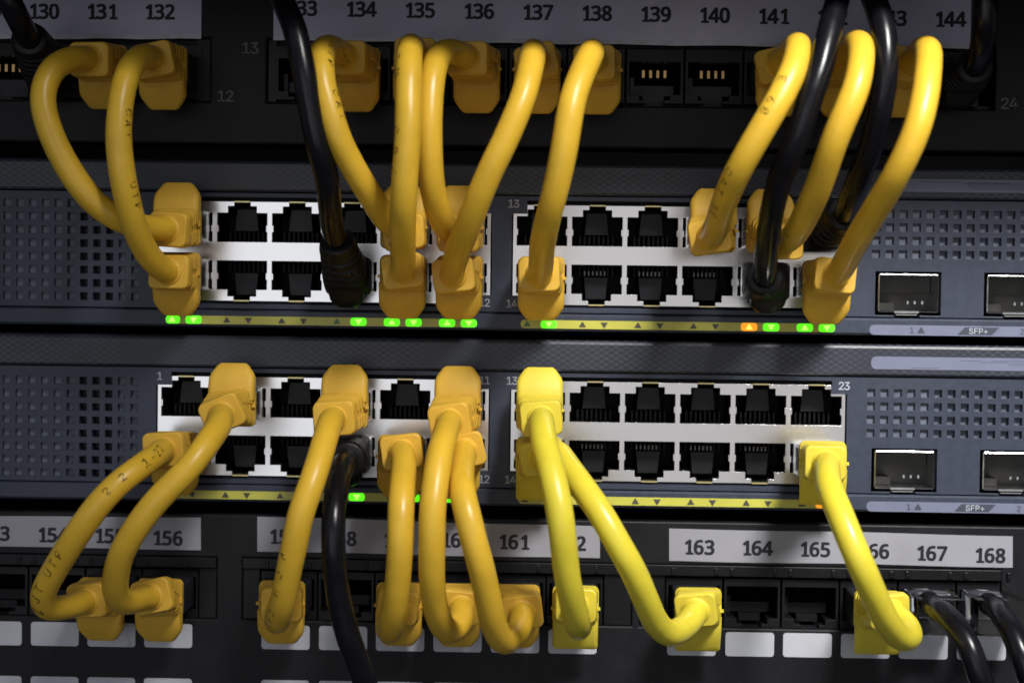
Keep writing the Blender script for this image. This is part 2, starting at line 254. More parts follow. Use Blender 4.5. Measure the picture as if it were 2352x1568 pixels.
# ---- lettering: outlines of the few characters that are printed in the place (cap height 1000)
GLYPHS = {
  ('A', '7'): ('577,887 62,887 62,1000 704,1000 704,901 325,0 192,0', '1,3,2 1,4,3 1,0,4 0,5,4 6,5,0'),
  ('A', '0'): ('385,-14 287,1 207,47 146,123 102,225 76,352 67,501 71,604 81,697 99,779 124,849 158,908 200,954 252,988 314,1009 385,1015 484,1000 565,955 627,880 671,778 697,652 706,501 702,399 692,307 674,225 649,154 615,95 572,48 520,13 458,-7 385,92 448,104 498,137 535,193 560,272 575,375 580,501 575,626 560,728 535,807 498,864 448,898 385,909 322,898 272,864 237,807 213,728 198,626 193,501 198,376 213,274 237,195 272,138 322,104', '14,16,15 13,16,14 13,17,16 12,17,13 12,18,17 11,42,12 42,18,12 11,43,42 41,18,42 10,43,11 10,44,43 40,18,41 40,19,18 10,45,44 39,19,40 9,45,10 9,46,45 38,19,39 8,46,9 38,20,19 8,47,46 37,20,38 7,47,8 37,21,20 7,48,47 36,21,37 6,48,7 5,48,6 5,49,48 35,21,36 35,22,21 35,23,22 5,50,49 34,23,35 4,50,5 34,24,23 4,51,50 33,24,34 3,51,4 33,25,24 3,52,51 32,25,33 32,26,25 3,53,52 31,26,32 2,53,3 2,30,53 30,26,31 30,27,26 2,27,30 2,28,27 1,28,2 1,29,28 0,29,1'),
  ('A', '1'): ('366,0 366,625 366,665 366,708 368,754 369,799 370,838 371,871 357,856 344,843 333,833 321,822 306,809 289,794 188,711 122,796 384,1000 486,1000 486,0', '15,17,16 15,7,17 7,18,17 15,8,7 6,18,7 15,9,8 15,10,9 5,18,6 15,11,10 15,12,11 15,13,12 4,18,5 14,13,15 3,18,4 2,18,3 1,18,2 0,18,1'),
  ('A', '2'): ('66,106 305,367 349,415 388,459 422,500 452,539 477,578 497,616 512,656 521,698 524,742 519,791 504,833 479,866 446,890 407,904 363,909 321,906 282,897 246,882 211,863 178,841 146,815 76,896 114,927 156,955 202,980 252,999 306,1010 364,1014 446,1006 515,982 573,943 616,889 641,824 650,746 646,696 636,648 619,601 596,555 568,510 534,465 497,419 455,372 410,324 218,119 218,113 689,113 689,0 66,0', '28,30,29 27,30,28 27,31,30 26,31,27 26,32,31 25,32,26 24,32,25 24,16,32 16,33,32 23,16,24 23,17,16 15,33,16 23,18,17 14,33,15 23,19,18 22,21,23 21,20,23 20,19,23 13,33,14 13,34,33 12,34,13 11,34,12 11,35,34 10,35,11 10,36,35 9,36,10 8,36,9 8,37,36 7,37,8 7,38,37 6,38,7 6,39,38 5,39,6 5,40,39 4,40,5 4,41,40 3,41,4 3,42,41 2,42,3 2,43,42 1,43,2 1,44,43 0,44,1 0,45,44 0,46,45 0,47,46 0,48,47 49,48,0'),
  ('A', '3'): ('321,-14 272,-13 225,-9 180,-2 137,8 95,22 56,41 56,157 97,138 140,122 185,109 230,99 275,93 318,91 394,97 456,114 502,144 534,183 554,231 560,289 552,345 529,389 490,423 438,446 374,460 300,465 209,465 209,569 300,569 369,574 425,592 471,621 503,660 523,705 529,758 524,802 509,839 482,869 448,891 407,905 359,909 312,906 269,899 230,886 193,869 157,849 123,826 60,912 97,938 140,962 188,984 240,1001 297,1011 359,1014 449,1006 523,983 581,944 623,893 648,834 657,766 650,703 630,649 597,604 554,569 501,543 441,527 441,522 515,508 576,482 625,446 660,400 681,346 688,284 678,202 648,130 598,69 527,23 435,-5', '52,54,53 51,54,52 51,55,54 50,55,51 49,55,50 49,56,55 48,56,49 48,57,56 47,40,48 40,57,48 46,45,47 45,44,47 44,43,47 43,42,47 42,41,47 41,40,47 39,57,40 38,57,39 38,58,57 37,58,38 36,58,37 35,58,36 35,59,58 34,59,35 34,60,59 33,60,34 32,60,33 32,61,60 31,61,32 31,62,61 30,62,31 30,63,62 29,63,30 28,63,29 26,28,27 26,63,28 26,64,63 26,65,64 26,66,65 26,67,66 26,68,67 26,25,68 25,69,68 24,69,25 23,69,24 22,69,23 22,70,69 21,70,22 21,71,70 20,71,21 20,72,71 19,72,20 18,72,19 18,73,72 17,73,18 17,74,73 16,74,17 6,8,7 15,74,16 6,9,8 15,75,74 6,10,9 14,75,15 6,11,10 6,12,11 13,75,14 6,13,12 6,75,13 6,76,75 5,76,6 5,77,76 4,77,5 3,77,4 2,77,3 2,0,77 1,0,2'),
  ('A', '4'): ('478,224 15,224 15,333 469,1006 598,1006 598,338 744,338 744,224 598,224 598,0 478,0 478,338 478,581 478,616 479,653 480,690 481,727 482,762 484,796 485,827 486,854 486,877 480,877 473,858 464,837 452,814 441,791 429,771 419,754 137,338', '2,22,3 22,4,3 22,21,4 21,5,4 2,23,22 20,5,21 2,24,23 19,5,20 2,25,24 18,5,19 2,26,25 17,5,18 2,27,26 2,28,27 16,5,17 2,29,28 15,5,16 14,5,15 13,5,14 12,5,13 11,5,12 2,11,29 2,5,11 2,6,5 2,7,6 1,7,2 0,7,1 10,8,0 8,7,0 10,9,8'),
  ('A', '5'): ('333,-14 287,-13 242,-8 199,-1 158,10 122,24 90,41 90,158 112,145 136,133 163,123 192,114 222,106 252,100 282,96 310,93 336,92 403,98 459,115 505,144 539,185 559,239 566,307 559,368 539,418 506,457 459,486 401,503 331,508 305,508 277,506 247,502 218,498 193,494 172,490 111,529 148,1000 620,1000 620,887 256,887 230,599 246,603 267,606 291,609 317,612 344,613 373,613 431,610 486,599 536,581 581,555 619,522 651,482 674,436 689,382 693,321 683,224 652,142 601,75 530,26 441,-4', '35,39,36 39,37,36 39,38,37 35,40,39 45,47,46 44,47,45 43,47,44 43,48,47 42,48,43 41,48,42 40,48,41 35,48,40 35,49,48 35,50,49 35,51,50 34,33,35 33,32,35 32,31,35 31,30,35 30,29,35 29,51,35 29,28,51 28,27,51 27,52,51 26,52,27 25,52,26 25,53,52 24,53,25 24,54,53 23,54,24 23,55,54 22,55,23 22,56,55 21,56,22 20,56,21 20,57,56 19,57,20 6,8,7 6,9,8 18,57,19 18,58,57 6,10,9 6,11,10 17,58,18 6,12,11 6,13,12 6,14,13 16,58,17 6,15,14 6,16,15 6,58,16 6,59,58 5,59,6 5,60,59 4,60,5 3,60,4 2,60,3 2,0,60 1,0,2'),
  ('A', '6'): ('403,-14 345,-9 289,7 238,34 192,71 153,120 120,179 96,250 82,333 77,427 78,485 82,542 88,598 96,653 109,706 126,757 147,805 173,849 203,890 239,926 281,956 328,981 383,999 445,1010 514,1014 533,1014 553,1013 575,1011 596,1009 615,1006 632,1001 632,895 615,900 597,904 578,908 558,910 538,911 518,912 460,908 410,897 366,880 329,856 298,826 272,792 252,753 235,710 223,664 214,614 208,563 204,510 213,510 234,541 260,568 291,592 328,611 372,622 423,626 503,617 572,591 630,547 673,487 699,412 707,322 698,226 671,144 625,76 564,26 490,-4 402,91 454,97 498,116 536,147 564,191 581,250 587,322 582,381 567,431 542,473 507,503 462,522 406,528 367,525 331,516 298,501 270,481 246,458 227,432 213,404 204,375 202,346 204,306 212,266 224,227 242,190 264,157 291,130 324,108 360,95', '23,25,24 23,26,25 23,27,26 23,28,27 22,28,23 22,29,28 22,30,29 22,31,30 21,32,22 32,31,22 20,34,21 34,33,21 33,32,21 19,36,20 36,35,20 35,34,20 18,38,19 38,37,19 37,36,19 18,39,38 18,40,39 17,40,18 17,41,40 17,42,41 16,42,17 16,43,42 15,43,16 15,44,43 14,44,15 14,45,44 14,46,45 13,46,14 13,47,46 12,47,13 55,57,56 54,57,55 54,58,57 12,48,47 53,58,54 11,48,12 52,58,53 52,59,58 51,59,52 11,49,48 51,80,59 80,79,59 79,60,59 10,49,11 50,81,51 81,80,51 50,82,81 78,60,79 50,83,82 10,50,49 10,83,50 77,60,78 10,84,83 77,61,60 9,84,10 9,85,84 76,61,77 9,86,85 9,87,86 75,61,76 8,87,9 75,62,61 8,88,87 74,62,75 8,89,88 8,90,89 7,90,8 73,62,74 73,63,62 7,91,90 7,92,91 6,92,7 72,63,73 6,93,92 72,64,63 71,64,72 6,94,93 5,94,6 5,95,94 70,64,71 70,65,64 5,96,95 4,96,5 69,65,70 4,97,96 68,65,69 4,68,97 4,65,68 4,66,65 3,66,4 2,66,3 2,67,66 1,67,2 1,0,67'),
  ('A', '8'): ('387,-14 294,-6 217,18 155,58 109,112 82,178 73,255 79,319 98,374 130,421 170,461 215,495 266,524 224,555 185,589 152,627 126,670 110,719 105,776 109,826 122,871 144,909 173,941 208,968 248,989 292,1004 338,1012 387,1015 436,1012 483,1004 527,989 567,968 601,941 630,909 651,870 664,826 668,775 662,718 645,668 617,626 580,590 537,558 489,529 524,510 558,488 590,464 621,438 647,409 669,377 687,342 697,303 700,261 696,207 683,158 660,115 630,77 594,45 550,20 501,1 446,-10 388,580 430,602 467,626 500,653 526,685 541,724 546,770 541,813 527,848 504,876 471,896 432,908 385,912 340,908 301,896 270,876 246,848 232,813 227,770 232,723 247,684 272,653 305,627 344,603 384,90 443,95 491,110 529,136 557,170 573,211 578,259 573,302 556,341 527,376 487,409 434,443 368,476 316,448 273,416 239,382 214,344 200,301 195,254 200,208 215,169 240,135 276,110 324,95', '26,28,27 25,28,26 25,29,28 24,29,25 24,30,29 23,30,24 23,31,30 22,31,23 22,32,31 21,32,22 21,72,32 72,33,32 21,73,72 71,33,72 20,73,21 71,34,33 20,74,73 70,34,71 20,75,74 69,34,70 20,76,75 68,34,69 19,76,20 68,35,34 19,77,76 67,35,68 18,77,19 67,36,35 18,78,77 66,36,67 17,78,18 66,37,36 17,79,78 65,37,66 64,37,65 17,80,79 16,80,17 64,38,37 63,38,64 16,81,80 15,81,16 63,39,38 15,82,81 62,39,63 15,83,82 14,83,15 61,39,62 61,40,39 14,60,83 60,40,61 60,41,40 13,60,14 13,41,60 13,42,41 12,42,13 12,43,42 11,43,12 11,44,43 10,96,11 96,44,11 96,45,44 10,97,96 95,45,96 95,46,45 9,97,10 9,98,97 94,46,95 94,47,46 8,98,9 8,99,98 93,47,94 93,48,47 8,100,99 93,49,48 92,49,93 7,100,8 7,101,100 92,50,49 91,50,92 6,101,7 91,51,50 90,51,91 6,102,101 90,52,51 89,52,90 5,102,6 5,103,102 88,52,89 5,104,103 88,53,52 4,104,5 87,53,88 4,105,104 87,54,53 86,54,87 4,106,105 86,55,54 3,106,4 85,55,86 3,107,106 84,55,85 3,84,107 3,55,84 3,56,55 2,56,3 2,57,56 2,58,57 1,58,2 1,59,58 0,59,1'),
  ('A', '9'): ('266,-14 248,-14 228,-12 206,-11 185,-8 165,-5 148,-1 148,105 165,100 183,96 202,92 222,90 242,89 262,88 320,92 371,103 415,120 452,144 483,174 508,208 529,247 545,290 557,336 566,386 572,437 576,490 567,490 547,459 521,432 489,408 452,389 408,378 357,374 277,383 208,409 151,454 107,514 81,589 73,678 82,775 109,857 155,924 216,974 290,1004 377,1014 436,1009 492,993 543,966 588,929 627,880 660,821 684,750 698,667 703,573 702,516 698,459 693,403 684,347 671,294 654,243 633,195 607,151 577,110 541,74 500,44 452,19 397,1 335,-10 374,472 413,475 449,484 482,499 510,519 534,542 553,569 567,597 576,625 578,654 576,695 568,735 556,774 539,810 516,843 489,870 458,892 420,905 378,909 327,903 283,884 245,853 216,809 199,750 193,678 198,619 214,569 239,527 274,497 319,478', '43,45,44 43,46,45 42,46,43 42,47,46 41,47,42 41,48,47 41,86,48 86,85,48 85,49,48 40,87,41 87,86,41 84,49,85 40,88,87 83,49,84 40,89,88 83,50,49 82,50,83 39,89,40 39,90,89 81,50,82 81,51,50 80,51,81 39,91,90 38,91,39 79,51,80 38,92,91 79,52,51 78,52,79 77,52,78 37,92,38 37,93,92 77,53,52 76,53,77 75,53,76 37,94,93 74,53,75 36,94,37 74,54,53 73,54,74 36,95,94 72,54,73 36,96,95 71,54,72 71,25,54 25,55,54 35,96,36 70,26,71 26,25,71 35,97,96 70,27,26 24,55,25 69,27,70 35,68,97 68,27,69 35,27,68 35,28,27 24,56,55 34,28,35 23,56,24 34,29,28 33,29,34 33,30,29 23,57,56 33,31,30 22,57,23 32,31,33 22,58,57 21,58,22 21,59,58 20,59,21 19,59,20 19,60,59 18,60,19 18,61,60 17,61,18 17,62,61 16,62,17 15,62,16 15,63,62 6,8,7 14,63,15 6,9,8 6,10,9 6,11,10 13,63,14 6,12,11 6,13,12 6,63,13 6,64,63 6,65,64 6,66,65 6,67,66 5,67,6 4,67,5 3,67,4 3,0,67 2,0,3 1,0,2'),
  ('B', '7'): ('191,0 636,881 636,889 122,889 122,1000 768,1000 768,882 324,0', '3,5,4 3,2,5 2,6,5 1,6,2 1,7,6 0,7,1'),
  ('B', '0'): ('446,-13 375,-7 312,14 255,47 207,94 167,152 135,223 112,305 99,397 94,499 99,602 113,694 136,776 168,847 208,906 256,952 312,986 375,1007 446,1013 516,1007 579,986 635,952 683,906 723,847 755,776 778,694 792,602 797,499 792,397 778,305 755,223 724,152 684,94 636,47 580,14 516,-7 446,97 492,103 534,118 570,145 602,181 628,227 649,283 664,347 673,419 676,499 673,581 664,653 649,717 628,773 602,819 570,855 534,882 492,898 446,903 399,898 357,882 320,855 289,819 263,773 242,717 227,653 218,581 215,499 218,419 227,347 242,283 263,227 289,181 320,145 357,118 399,103', '17,19,18 16,19,17 16,20,19 15,20,16 15,21,20 14,21,15 14,22,21 14,54,22 54,53,22 53,23,22 13,55,14 55,54,14 13,56,55 52,23,53 13,57,56 51,23,52 13,58,57 50,23,51 50,24,23 12,58,13 12,59,58 49,24,50 11,59,12 49,25,24 11,60,59 48,25,49 11,61,60 47,25,48 10,61,11 47,26,25 10,62,61 46,26,47 9,62,10 46,27,26 9,63,62 45,27,46 8,63,9 8,64,63 44,27,45 44,28,27 8,65,64 43,28,44 7,65,8 43,29,28 7,66,65 42,29,43 6,66,7 42,30,29 6,67,66 41,30,42 40,30,41 6,68,67 5,68,6 40,31,30 5,69,68 39,31,40 39,32,31 4,69,5 4,70,69 38,32,39 4,71,70 37,32,38 36,32,37 4,36,71 4,32,36 4,33,32 3,33,4 2,33,3 2,34,33 2,35,34 1,35,2 1,0,35'),
  ('B', '1'): ('150,0 150,107 768,107 768,0 542,1000 542,0 417,0 417,881 411,881 169,703 169,839 390,1000', '10,4,11 10,8,4 8,7,4 7,5,4 10,9,8 6,5,7 0,2,1 0,3,2'),
  ('B', '2'): ('126,0 126,93 460,450 496,488 528,523 555,555 577,585 596,614 611,642 621,670 627,700 630,730 627,764 618,795 605,823 586,847 564,867 537,883 507,894 475,901 440,903 402,901 369,893 339,880 312,862 290,839 273,813 260,782 252,749 250,711 129,711 133,769 147,822 169,869 200,912 237,947 281,976 331,997 384,1009 442,1013 500,1009 553,997 601,976 644,948 680,915 710,875 732,831 745,783 749,732 747,695 740,660 729,624 713,588 690,550 660,508 624,463 578,411 525,353 300,119 300,111 765,111 765,0', '38,40,39 38,41,40 37,41,38 37,42,41 36,42,37 36,43,42 35,43,36 35,44,43 34,44,35 34,20,44 20,19,44 19,45,44 33,21,34 21,20,34 18,45,19 33,22,21 17,45,18 33,23,22 16,45,17 33,24,23 16,46,45 32,24,33 15,46,16 32,25,24 14,46,15 32,26,25 14,47,46 13,47,14 31,26,32 31,27,26 12,47,13 12,48,47 31,28,27 30,28,31 11,48,12 30,29,28 11,49,48 10,49,11 9,49,10 9,50,49 8,50,9 8,51,50 7,51,8 7,52,51 6,52,7 6,53,52 5,53,6 4,53,5 4,54,53 3,54,4 3,55,54 2,55,3 2,56,55 1,56,2 1,57,56 1,58,57 1,59,58 1,60,59 1,61,60 0,61,1'),
  ('B', '3'): ('428,-13 369,-10 313,1 261,19 213,44 172,75 138,113 111,156 94,205 86,259 215,259 221,226 232,197 249,171 270,149 295,131 325,116 357,106 392,100 430,98 469,100 506,108 541,119 571,136 597,157 618,183 634,212 644,246 647,285 644,320 635,354 621,386 601,414 574,439 540,459 499,474 451,484 395,487 308,487 308,588 566,881 566,889 137,889 137,1000 732,1000 732,905 415,547 415,568 486,570 549,562 606,542 655,514 696,479 729,437 753,390 768,339 772,285 768,229 753,177 728,130 695,88 655,53 607,24 553,3 493,-9', '42,44,43 42,45,44 42,41,45 41,40,45 40,46,45 39,47,40 47,46,40 38,47,39 47,49,48 38,49,47 38,50,49 38,51,50 38,37,51 37,52,51 36,52,37 35,52,36 35,53,52 34,53,35 33,53,34 32,53,33 32,54,53 31,54,32 31,55,54 30,55,31 29,55,30 29,56,55 28,56,29 27,56,28 27,57,56 8,10,9 8,11,10 26,57,27 26,58,57 8,12,11 25,58,26 7,12,8 7,13,12 24,58,25 24,59,58 7,14,13 23,59,24 6,14,7 6,15,14 22,59,23 6,16,15 22,60,59 21,60,22 6,17,16 5,17,6 20,60,21 5,18,17 19,60,20 5,19,18 5,60,19 5,61,60 4,61,5 4,62,61 3,62,4 3,63,62 2,63,3 2,64,63 1,64,2 1,0,64'),
  ('B', '4'): ('78,207 78,311 485,1000 611,1000 213,326 213,319 812,319 812,207 554,0 554,238 554,287 554,624 674,624 674,0', '1,3,2 1,4,3 10,12,11 10,13,12 1,5,4 1,6,5 1,10,6 10,7,6 0,10,1 0,9,10 13,7,10 0,8,9 8,7,0 8,13,7'),
  ('B', '5'): ('435,-13 377,-10 324,2 275,22 231,48 194,80 163,118 139,161 124,207 117,256 240,256 245,227 256,200 271,175 291,153 314,134 341,118 370,107 401,100 435,98 474,101 510,111 543,127 572,148 597,174 617,205 632,240 641,278 644,319 641,360 632,399 616,435 596,466 570,493 540,515 506,531 469,541 428,544 395,542 362,537 329,528 299,515 273,500 252,483 132,497 189,1000 720,1000 720,889 296,889 263,593 268,593 291,611 318,626 349,639 382,648 416,654 451,656 495,653 538,645 578,631 615,612 648,589 678,561 705,529 727,493 745,454 758,412 766,368 768,321 764,259 749,201 725,149 693,102 653,62 607,30 554,6 497,-9', '44,48,45 48,46,45 48,47,46 44,49,48 55,57,56 54,57,55 54,58,57 53,58,54 53,59,58 52,59,53 52,60,59 51,60,52 51,61,60 50,61,51 44,50,49 44,61,50 44,39,61 39,38,61 38,62,61 38,37,62 37,63,62 36,63,37 35,63,36 44,40,39 34,63,35 34,64,63 44,41,40 44,42,41 33,64,34 44,43,42 33,65,64 32,65,33 31,65,32 31,66,65 30,66,31 30,67,66 29,67,30 29,68,67 28,68,29 28,69,68 27,69,28 26,69,27 26,70,69 8,10,9 8,11,10 25,70,26 8,12,11 7,12,8 24,70,25 24,71,70 7,13,12 7,14,13 23,71,24 6,14,7 6,15,14 23,72,71 22,72,23 6,16,15 21,72,22 6,17,16 5,17,6 20,72,21 5,18,17 20,73,72 19,73,20 5,19,18 5,73,19 4,73,5 4,74,73 3,74,4 3,75,74 2,75,3 2,76,75 1,76,2 1,0,76'),
  ('B', '6'): ('445,-13 385,-9 330,5 280,29 235,61 197,100 166,146 143,199 129,256 125,318 128,367 139,417 157,470 183,527 221,594 270,669 496,1000 633,1000 297,513 286,513 296,532 309,549 324,565 342,580 362,593 385,603 409,611 434,616 462,617 520,613 573,600 621,579 663,550 698,514 727,471 748,423 760,368 764,309 760,249 746,193 723,143 692,98 654,59 609,28 559,5 504,-9 445,95 482,98 517,108 548,123 575,144 599,169 618,199 632,233 641,269 644,309 641,349 632,386 618,419 599,449 575,474 548,494 517,509 482,518 445,521 408,518 373,510 342,495 314,474 290,450 271,420 257,387 248,351 246,311 248,271 257,234 271,200 290,170 314,144 342,123 373,108 408,98', '15,17,16 15,23,17 23,18,17 14,23,15 27,29,28 26,29,27 26,30,29 25,30,26 24,30,25 24,31,30 13,23,14 23,31,24 13,22,23 18,31,23 18,32,31 13,21,22 18,64,32 64,33,32 13,20,21 13,19,20 12,19,13 18,65,64 63,33,64 18,66,65 62,33,63 62,34,33 12,18,19 12,66,18 12,67,66 61,34,62 12,68,67 60,34,61 12,69,68 59,34,60 59,35,34 11,69,12 11,70,69 58,35,59 58,36,35 11,71,70 57,36,58 10,71,11 10,72,71 56,36,57 56,37,36 9,72,10 9,73,72 55,37,56 8,73,9 8,74,73 54,37,55 54,38,37 8,75,74 53,38,54 7,75,8 53,39,38 7,76,75 52,39,53 7,77,76 51,39,52 6,77,7 51,40,39 6,78,77 50,40,51 5,78,6 5,79,78 49,40,50 49,41,40 5,80,79 48,41,49 5,81,80 47,41,48 4,81,5 4,46,81 46,41,47 46,42,41 4,42,46 3,42,4 3,43,42 2,43,3 2,44,43 1,44,2 1,45,44 0,45,1'),
  ('B', '8'): ('445,-13 380,-9 321,3 266,22 219,49 178,82 146,121 121,166 107,214 102,266 105,307 113,346 128,384 147,418 171,448 199,474 230,495 264,511 300,520 300,525 254,542 215,569 182,605 158,648 143,696 138,748 143,797 156,842 178,884 208,921 244,953 287,979 335,998 388,1010 445,1013 501,1010 554,998 602,979 644,953 681,921 710,884 733,842 746,797 750,748 745,696 731,649 706,605 674,569 635,542 591,525 591,520 626,511 659,495 690,474 718,448 742,418 761,384 776,346 785,307 788,266 783,214 768,166 744,121 711,82 671,49 623,22 569,3 509,-9 445,97 487,99 526,106 560,118 590,135 615,155 635,180 650,208 659,239 662,272 659,308 649,341 634,371 612,397 587,420 556,438 522,452 485,460 445,462 404,460 367,452 333,438 302,420 276,397 255,371 239,341 230,308 227,272 230,239 239,208 253,180 274,155 299,135 329,118 364,106 402,99 445,569 479,571 510,579 539,590 564,606 586,626 604,650 617,677 625,706 628,738 625,770 617,800 605,826 587,849 566,868 541,884 512,895 480,902 445,904 410,902 378,895 349,884 323,868 302,849 284,826 271,800 264,770 261,738 264,706 271,677 284,650 302,626 323,606 349,590 379,579 410,571', '33,35,34 32,35,33 32,36,35 31,36,32 31,37,36 30,37,31 30,38,37 29,38,30 29,39,38 28,123,29 123,39,29 123,122,39 122,121,39 121,40,39 28,124,123 120,40,121 28,125,124 119,40,120 27,125,28 119,41,40 27,126,125 118,41,119 27,127,126 117,41,118 116,41,117 27,128,127 26,128,27 116,42,41 26,129,128 115,42,116 26,130,129 114,42,115 25,130,26 114,43,42 25,131,130 113,43,114 24,131,25 113,44,43 24,132,131 112,44,113 24,133,132 111,44,112 111,45,44 23,133,24 23,134,133 110,45,111 23,135,134 109,45,110 109,46,45 22,135,23 22,136,135 108,46,109 22,137,136 107,46,108 107,47,46 21,137,22 21,138,137 106,47,107 21,139,138 105,47,106 21,104,139 104,47,105 21,47,104 21,48,47 20,48,21 20,49,48 19,49,20 18,49,19 18,50,49 17,50,18 17,51,50 16,51,17 16,52,51 15,52,16 15,53,52 14,86,15 86,53,15 86,54,53 14,87,86 85,54,86 14,88,87 84,54,85 14,89,88 83,54,84 13,89,14 83,55,54 13,90,89 82,55,83 13,91,90 81,55,82 12,91,13 81,56,55 12,92,91 80,56,81 11,92,12 80,57,56 11,93,92 79,57,80 79,58,57 10,93,11 10,94,93 78,58,79 10,95,94 77,58,78 77,59,58 9,95,10 9,96,95 76,59,77 8,96,9 76,60,59 8,97,96 75,60,76 75,61,60 7,97,8 7,98,97 74,61,75 7,99,98 73,61,74 6,99,7 73,62,61 6,100,99 72,62,73 6,101,100 71,62,72 5,101,6 71,63,62 5,102,101 70,63,71 5,103,102 69,63,70 5,68,103 68,63,69 5,63,68 4,63,5 4,64,63 4,65,64 3,65,4 2,65,3 2,66,65 1,66,2 1,67,66 0,67,1'),
  ('B', '9'): ('444,1013 504,1009 559,995 610,971 654,939 692,900 723,854 746,801 760,744 764,682 761,633 750,583 733,530 706,473 668,406 619,331 394,0 256,0 593,487 604,487 594,468 581,451 565,435 547,420 527,407 505,397 481,389 455,384 428,383 370,387 317,400 269,421 227,450 192,486 163,529 142,577 129,632 125,691 129,752 143,807 166,858 198,903 235,941 280,972 330,995 385,1009 444,905 408,902 374,892 342,877 314,856 291,831 272,801 258,767 249,731 246,691 249,651 258,614 272,581 291,551 314,526 342,506 374,491 408,482 444,479 482,482 516,490 548,505 575,526 599,550 618,580 632,613 641,649 644,689 641,729 632,766 618,800 599,830 576,856 548,877 517,892 482,902', '45,1,0 44,1,45 44,2,1 43,2,44 43,3,2 42,3,43 42,4,3 41,4,42 41,46,4 46,5,4 41,47,46 81,5,46 40,47,41 40,48,47 80,5,81 80,6,5 40,49,48 79,6,80 40,50,49 78,6,79 39,50,40 39,51,50 77,6,78 77,7,6 39,52,51 76,7,77 38,52,39 76,8,7 38,53,52 75,8,76 38,54,53 74,8,75 37,54,38 74,9,8 37,55,54 73,9,74 36,55,37 36,56,55 72,9,73 72,10,9 36,57,56 71,10,72 71,11,10 35,57,36 35,58,57 70,11,71 70,12,11 35,59,58 69,12,70 34,59,35 34,60,59 68,12,69 68,13,12 33,60,34 33,61,60 67,13,68 33,62,61 66,19,67 19,13,67 33,63,62 65,18,66 18,19,66 65,24,18 24,17,18 20,13,19 32,63,33 32,64,63 64,24,65 32,24,64 20,14,13 21,14,20 22,14,21 31,24,32 23,14,22 30,24,31 24,14,23 30,25,24 17,14,24 17,15,14 29,25,30 29,26,25 29,27,26 28,27,29 17,16,15'),
  ('B', 'S'): ('440,-17 370,-13 307,-2 251,18 201,45 159,78 126,118 100,163 83,214 75,268 205,268 212,232 224,200 243,172 266,149 295,130 327,115 363,105 400,99 440,97 484,99 524,106 562,118 596,135 624,156 648,181 665,209 676,240 679,274 676,304 667,330 653,352 633,371 609,387 582,402 551,415 517,426 481,437 361,470 285,497 221,529 169,568 132,615 110,670 102,732 107,786 122,836 147,880 181,919 222,952 270,979 325,998 383,1010 446,1013 510,1010 568,998 621,978 668,952 708,920 741,882 766,839 782,793 788,743 663,743 652,789 629,828 594,860 550,883 499,897 442,901 401,899 363,892 329,880 299,864 273,845 253,822 238,796 229,768 226,738 230,706 240,679 257,656 280,636 305,619 333,606 362,594 390,585 417,577 519,549 549,540 580,530 612,518 645,504 676,487 705,467 732,444 756,418 776,388 791,354 800,316 803,272 798,220 784,170 760,125 727,84 685,49 636,21 578,0 512,-13', '52,54,53 51,54,52 51,55,54 50,55,51 50,56,55 49,56,50 49,57,56 48,57,49 48,58,57 48,59,58 47,70,48 70,69,48 69,59,48 68,59,69 47,71,70 67,59,68 47,72,71 66,59,67 66,60,59 46,72,47 46,73,72 46,74,73 65,60,66 46,75,74 65,61,60 45,75,46 64,61,65 45,76,75 45,77,76 64,62,61 63,62,64 44,77,45 44,78,77 44,79,78 43,79,44 43,80,79 43,81,80 42,81,43 42,82,81 42,83,82 42,84,83 41,84,42 41,85,84 41,86,85 41,87,86 41,88,87 40,88,41 40,89,88 40,90,89 40,91,90 39,91,40 39,92,91 39,93,92 38,93,39 38,94,93 37,94,38 37,95,94 37,96,95 36,96,37 35,96,36 35,97,96 34,97,35 33,97,34 33,98,97 32,98,33 31,98,32 31,99,98 30,99,31 29,99,30 29,100,99 28,100,29 27,100,28 27,101,100 8,10,9 8,11,10 26,101,27 8,12,11 26,102,101 7,12,8 25,102,26 7,13,12 24,102,25 7,14,13 24,103,102 6,14,7 23,103,24 6,15,14 22,103,23 6,16,15 22,104,103 21,104,22 5,16,6 5,17,16 20,104,21 5,18,17 19,104,20 5,19,18 5,104,19 5,105,104 4,105,5 4,106,105 3,106,4 3,107,106 2,107,3 2,108,107 1,108,2 1,0,108'),
  ('B', 'F'): ('118,0 118,1000 726,1000 726,888 245,888 245,547 681,547 681,435 245,435 245,0', '0,4,1 4,2,1 4,3,2 0,5,4 0,8,5 8,6,5 8,7,6 0,9,8'),
  ('B', 'P'): ('118,0 118,1000 462,1000 535,995 599,981 653,958 699,927 737,889 766,845 787,795 799,741 803,683 799,626 787,572 766,522 737,477 699,439 653,407 599,384 535,370 462,365 215,365 215,477 457,477 506,479 548,488 584,503 613,523 637,548 655,577 667,610 675,645 677,683 675,722 667,757 655,789 637,818 613,842 584,862 548,877 505,886 456,889 245,889 245,0', '0,42,1 42,2,1 42,3,2 42,4,3 42,5,4 42,6,5 42,7,6 42,41,7 41,40,7 40,8,7 0,22,42 22,43,42 39,8,40 38,8,39 37,8,38 37,9,8 36,9,37 35,9,36 35,10,9 34,10,35 33,10,34 33,11,10 32,11,33 31,11,32 31,12,11 30,12,31 30,13,12 29,13,30 28,13,29 28,14,13 27,14,28 26,14,27 26,15,14 25,15,26 24,15,25 23,15,24 23,16,15 0,21,22 43,23,22 43,20,23 20,16,23 20,17,16 20,18,17 20,19,18 0,20,21 0,43,20'),
  ('B', '+'): ('389,67 389,715 501,715 501,67 121,338 121,444 768,444 768,338', '0,2,1 0,3,2 4,6,5 4,7,6'),
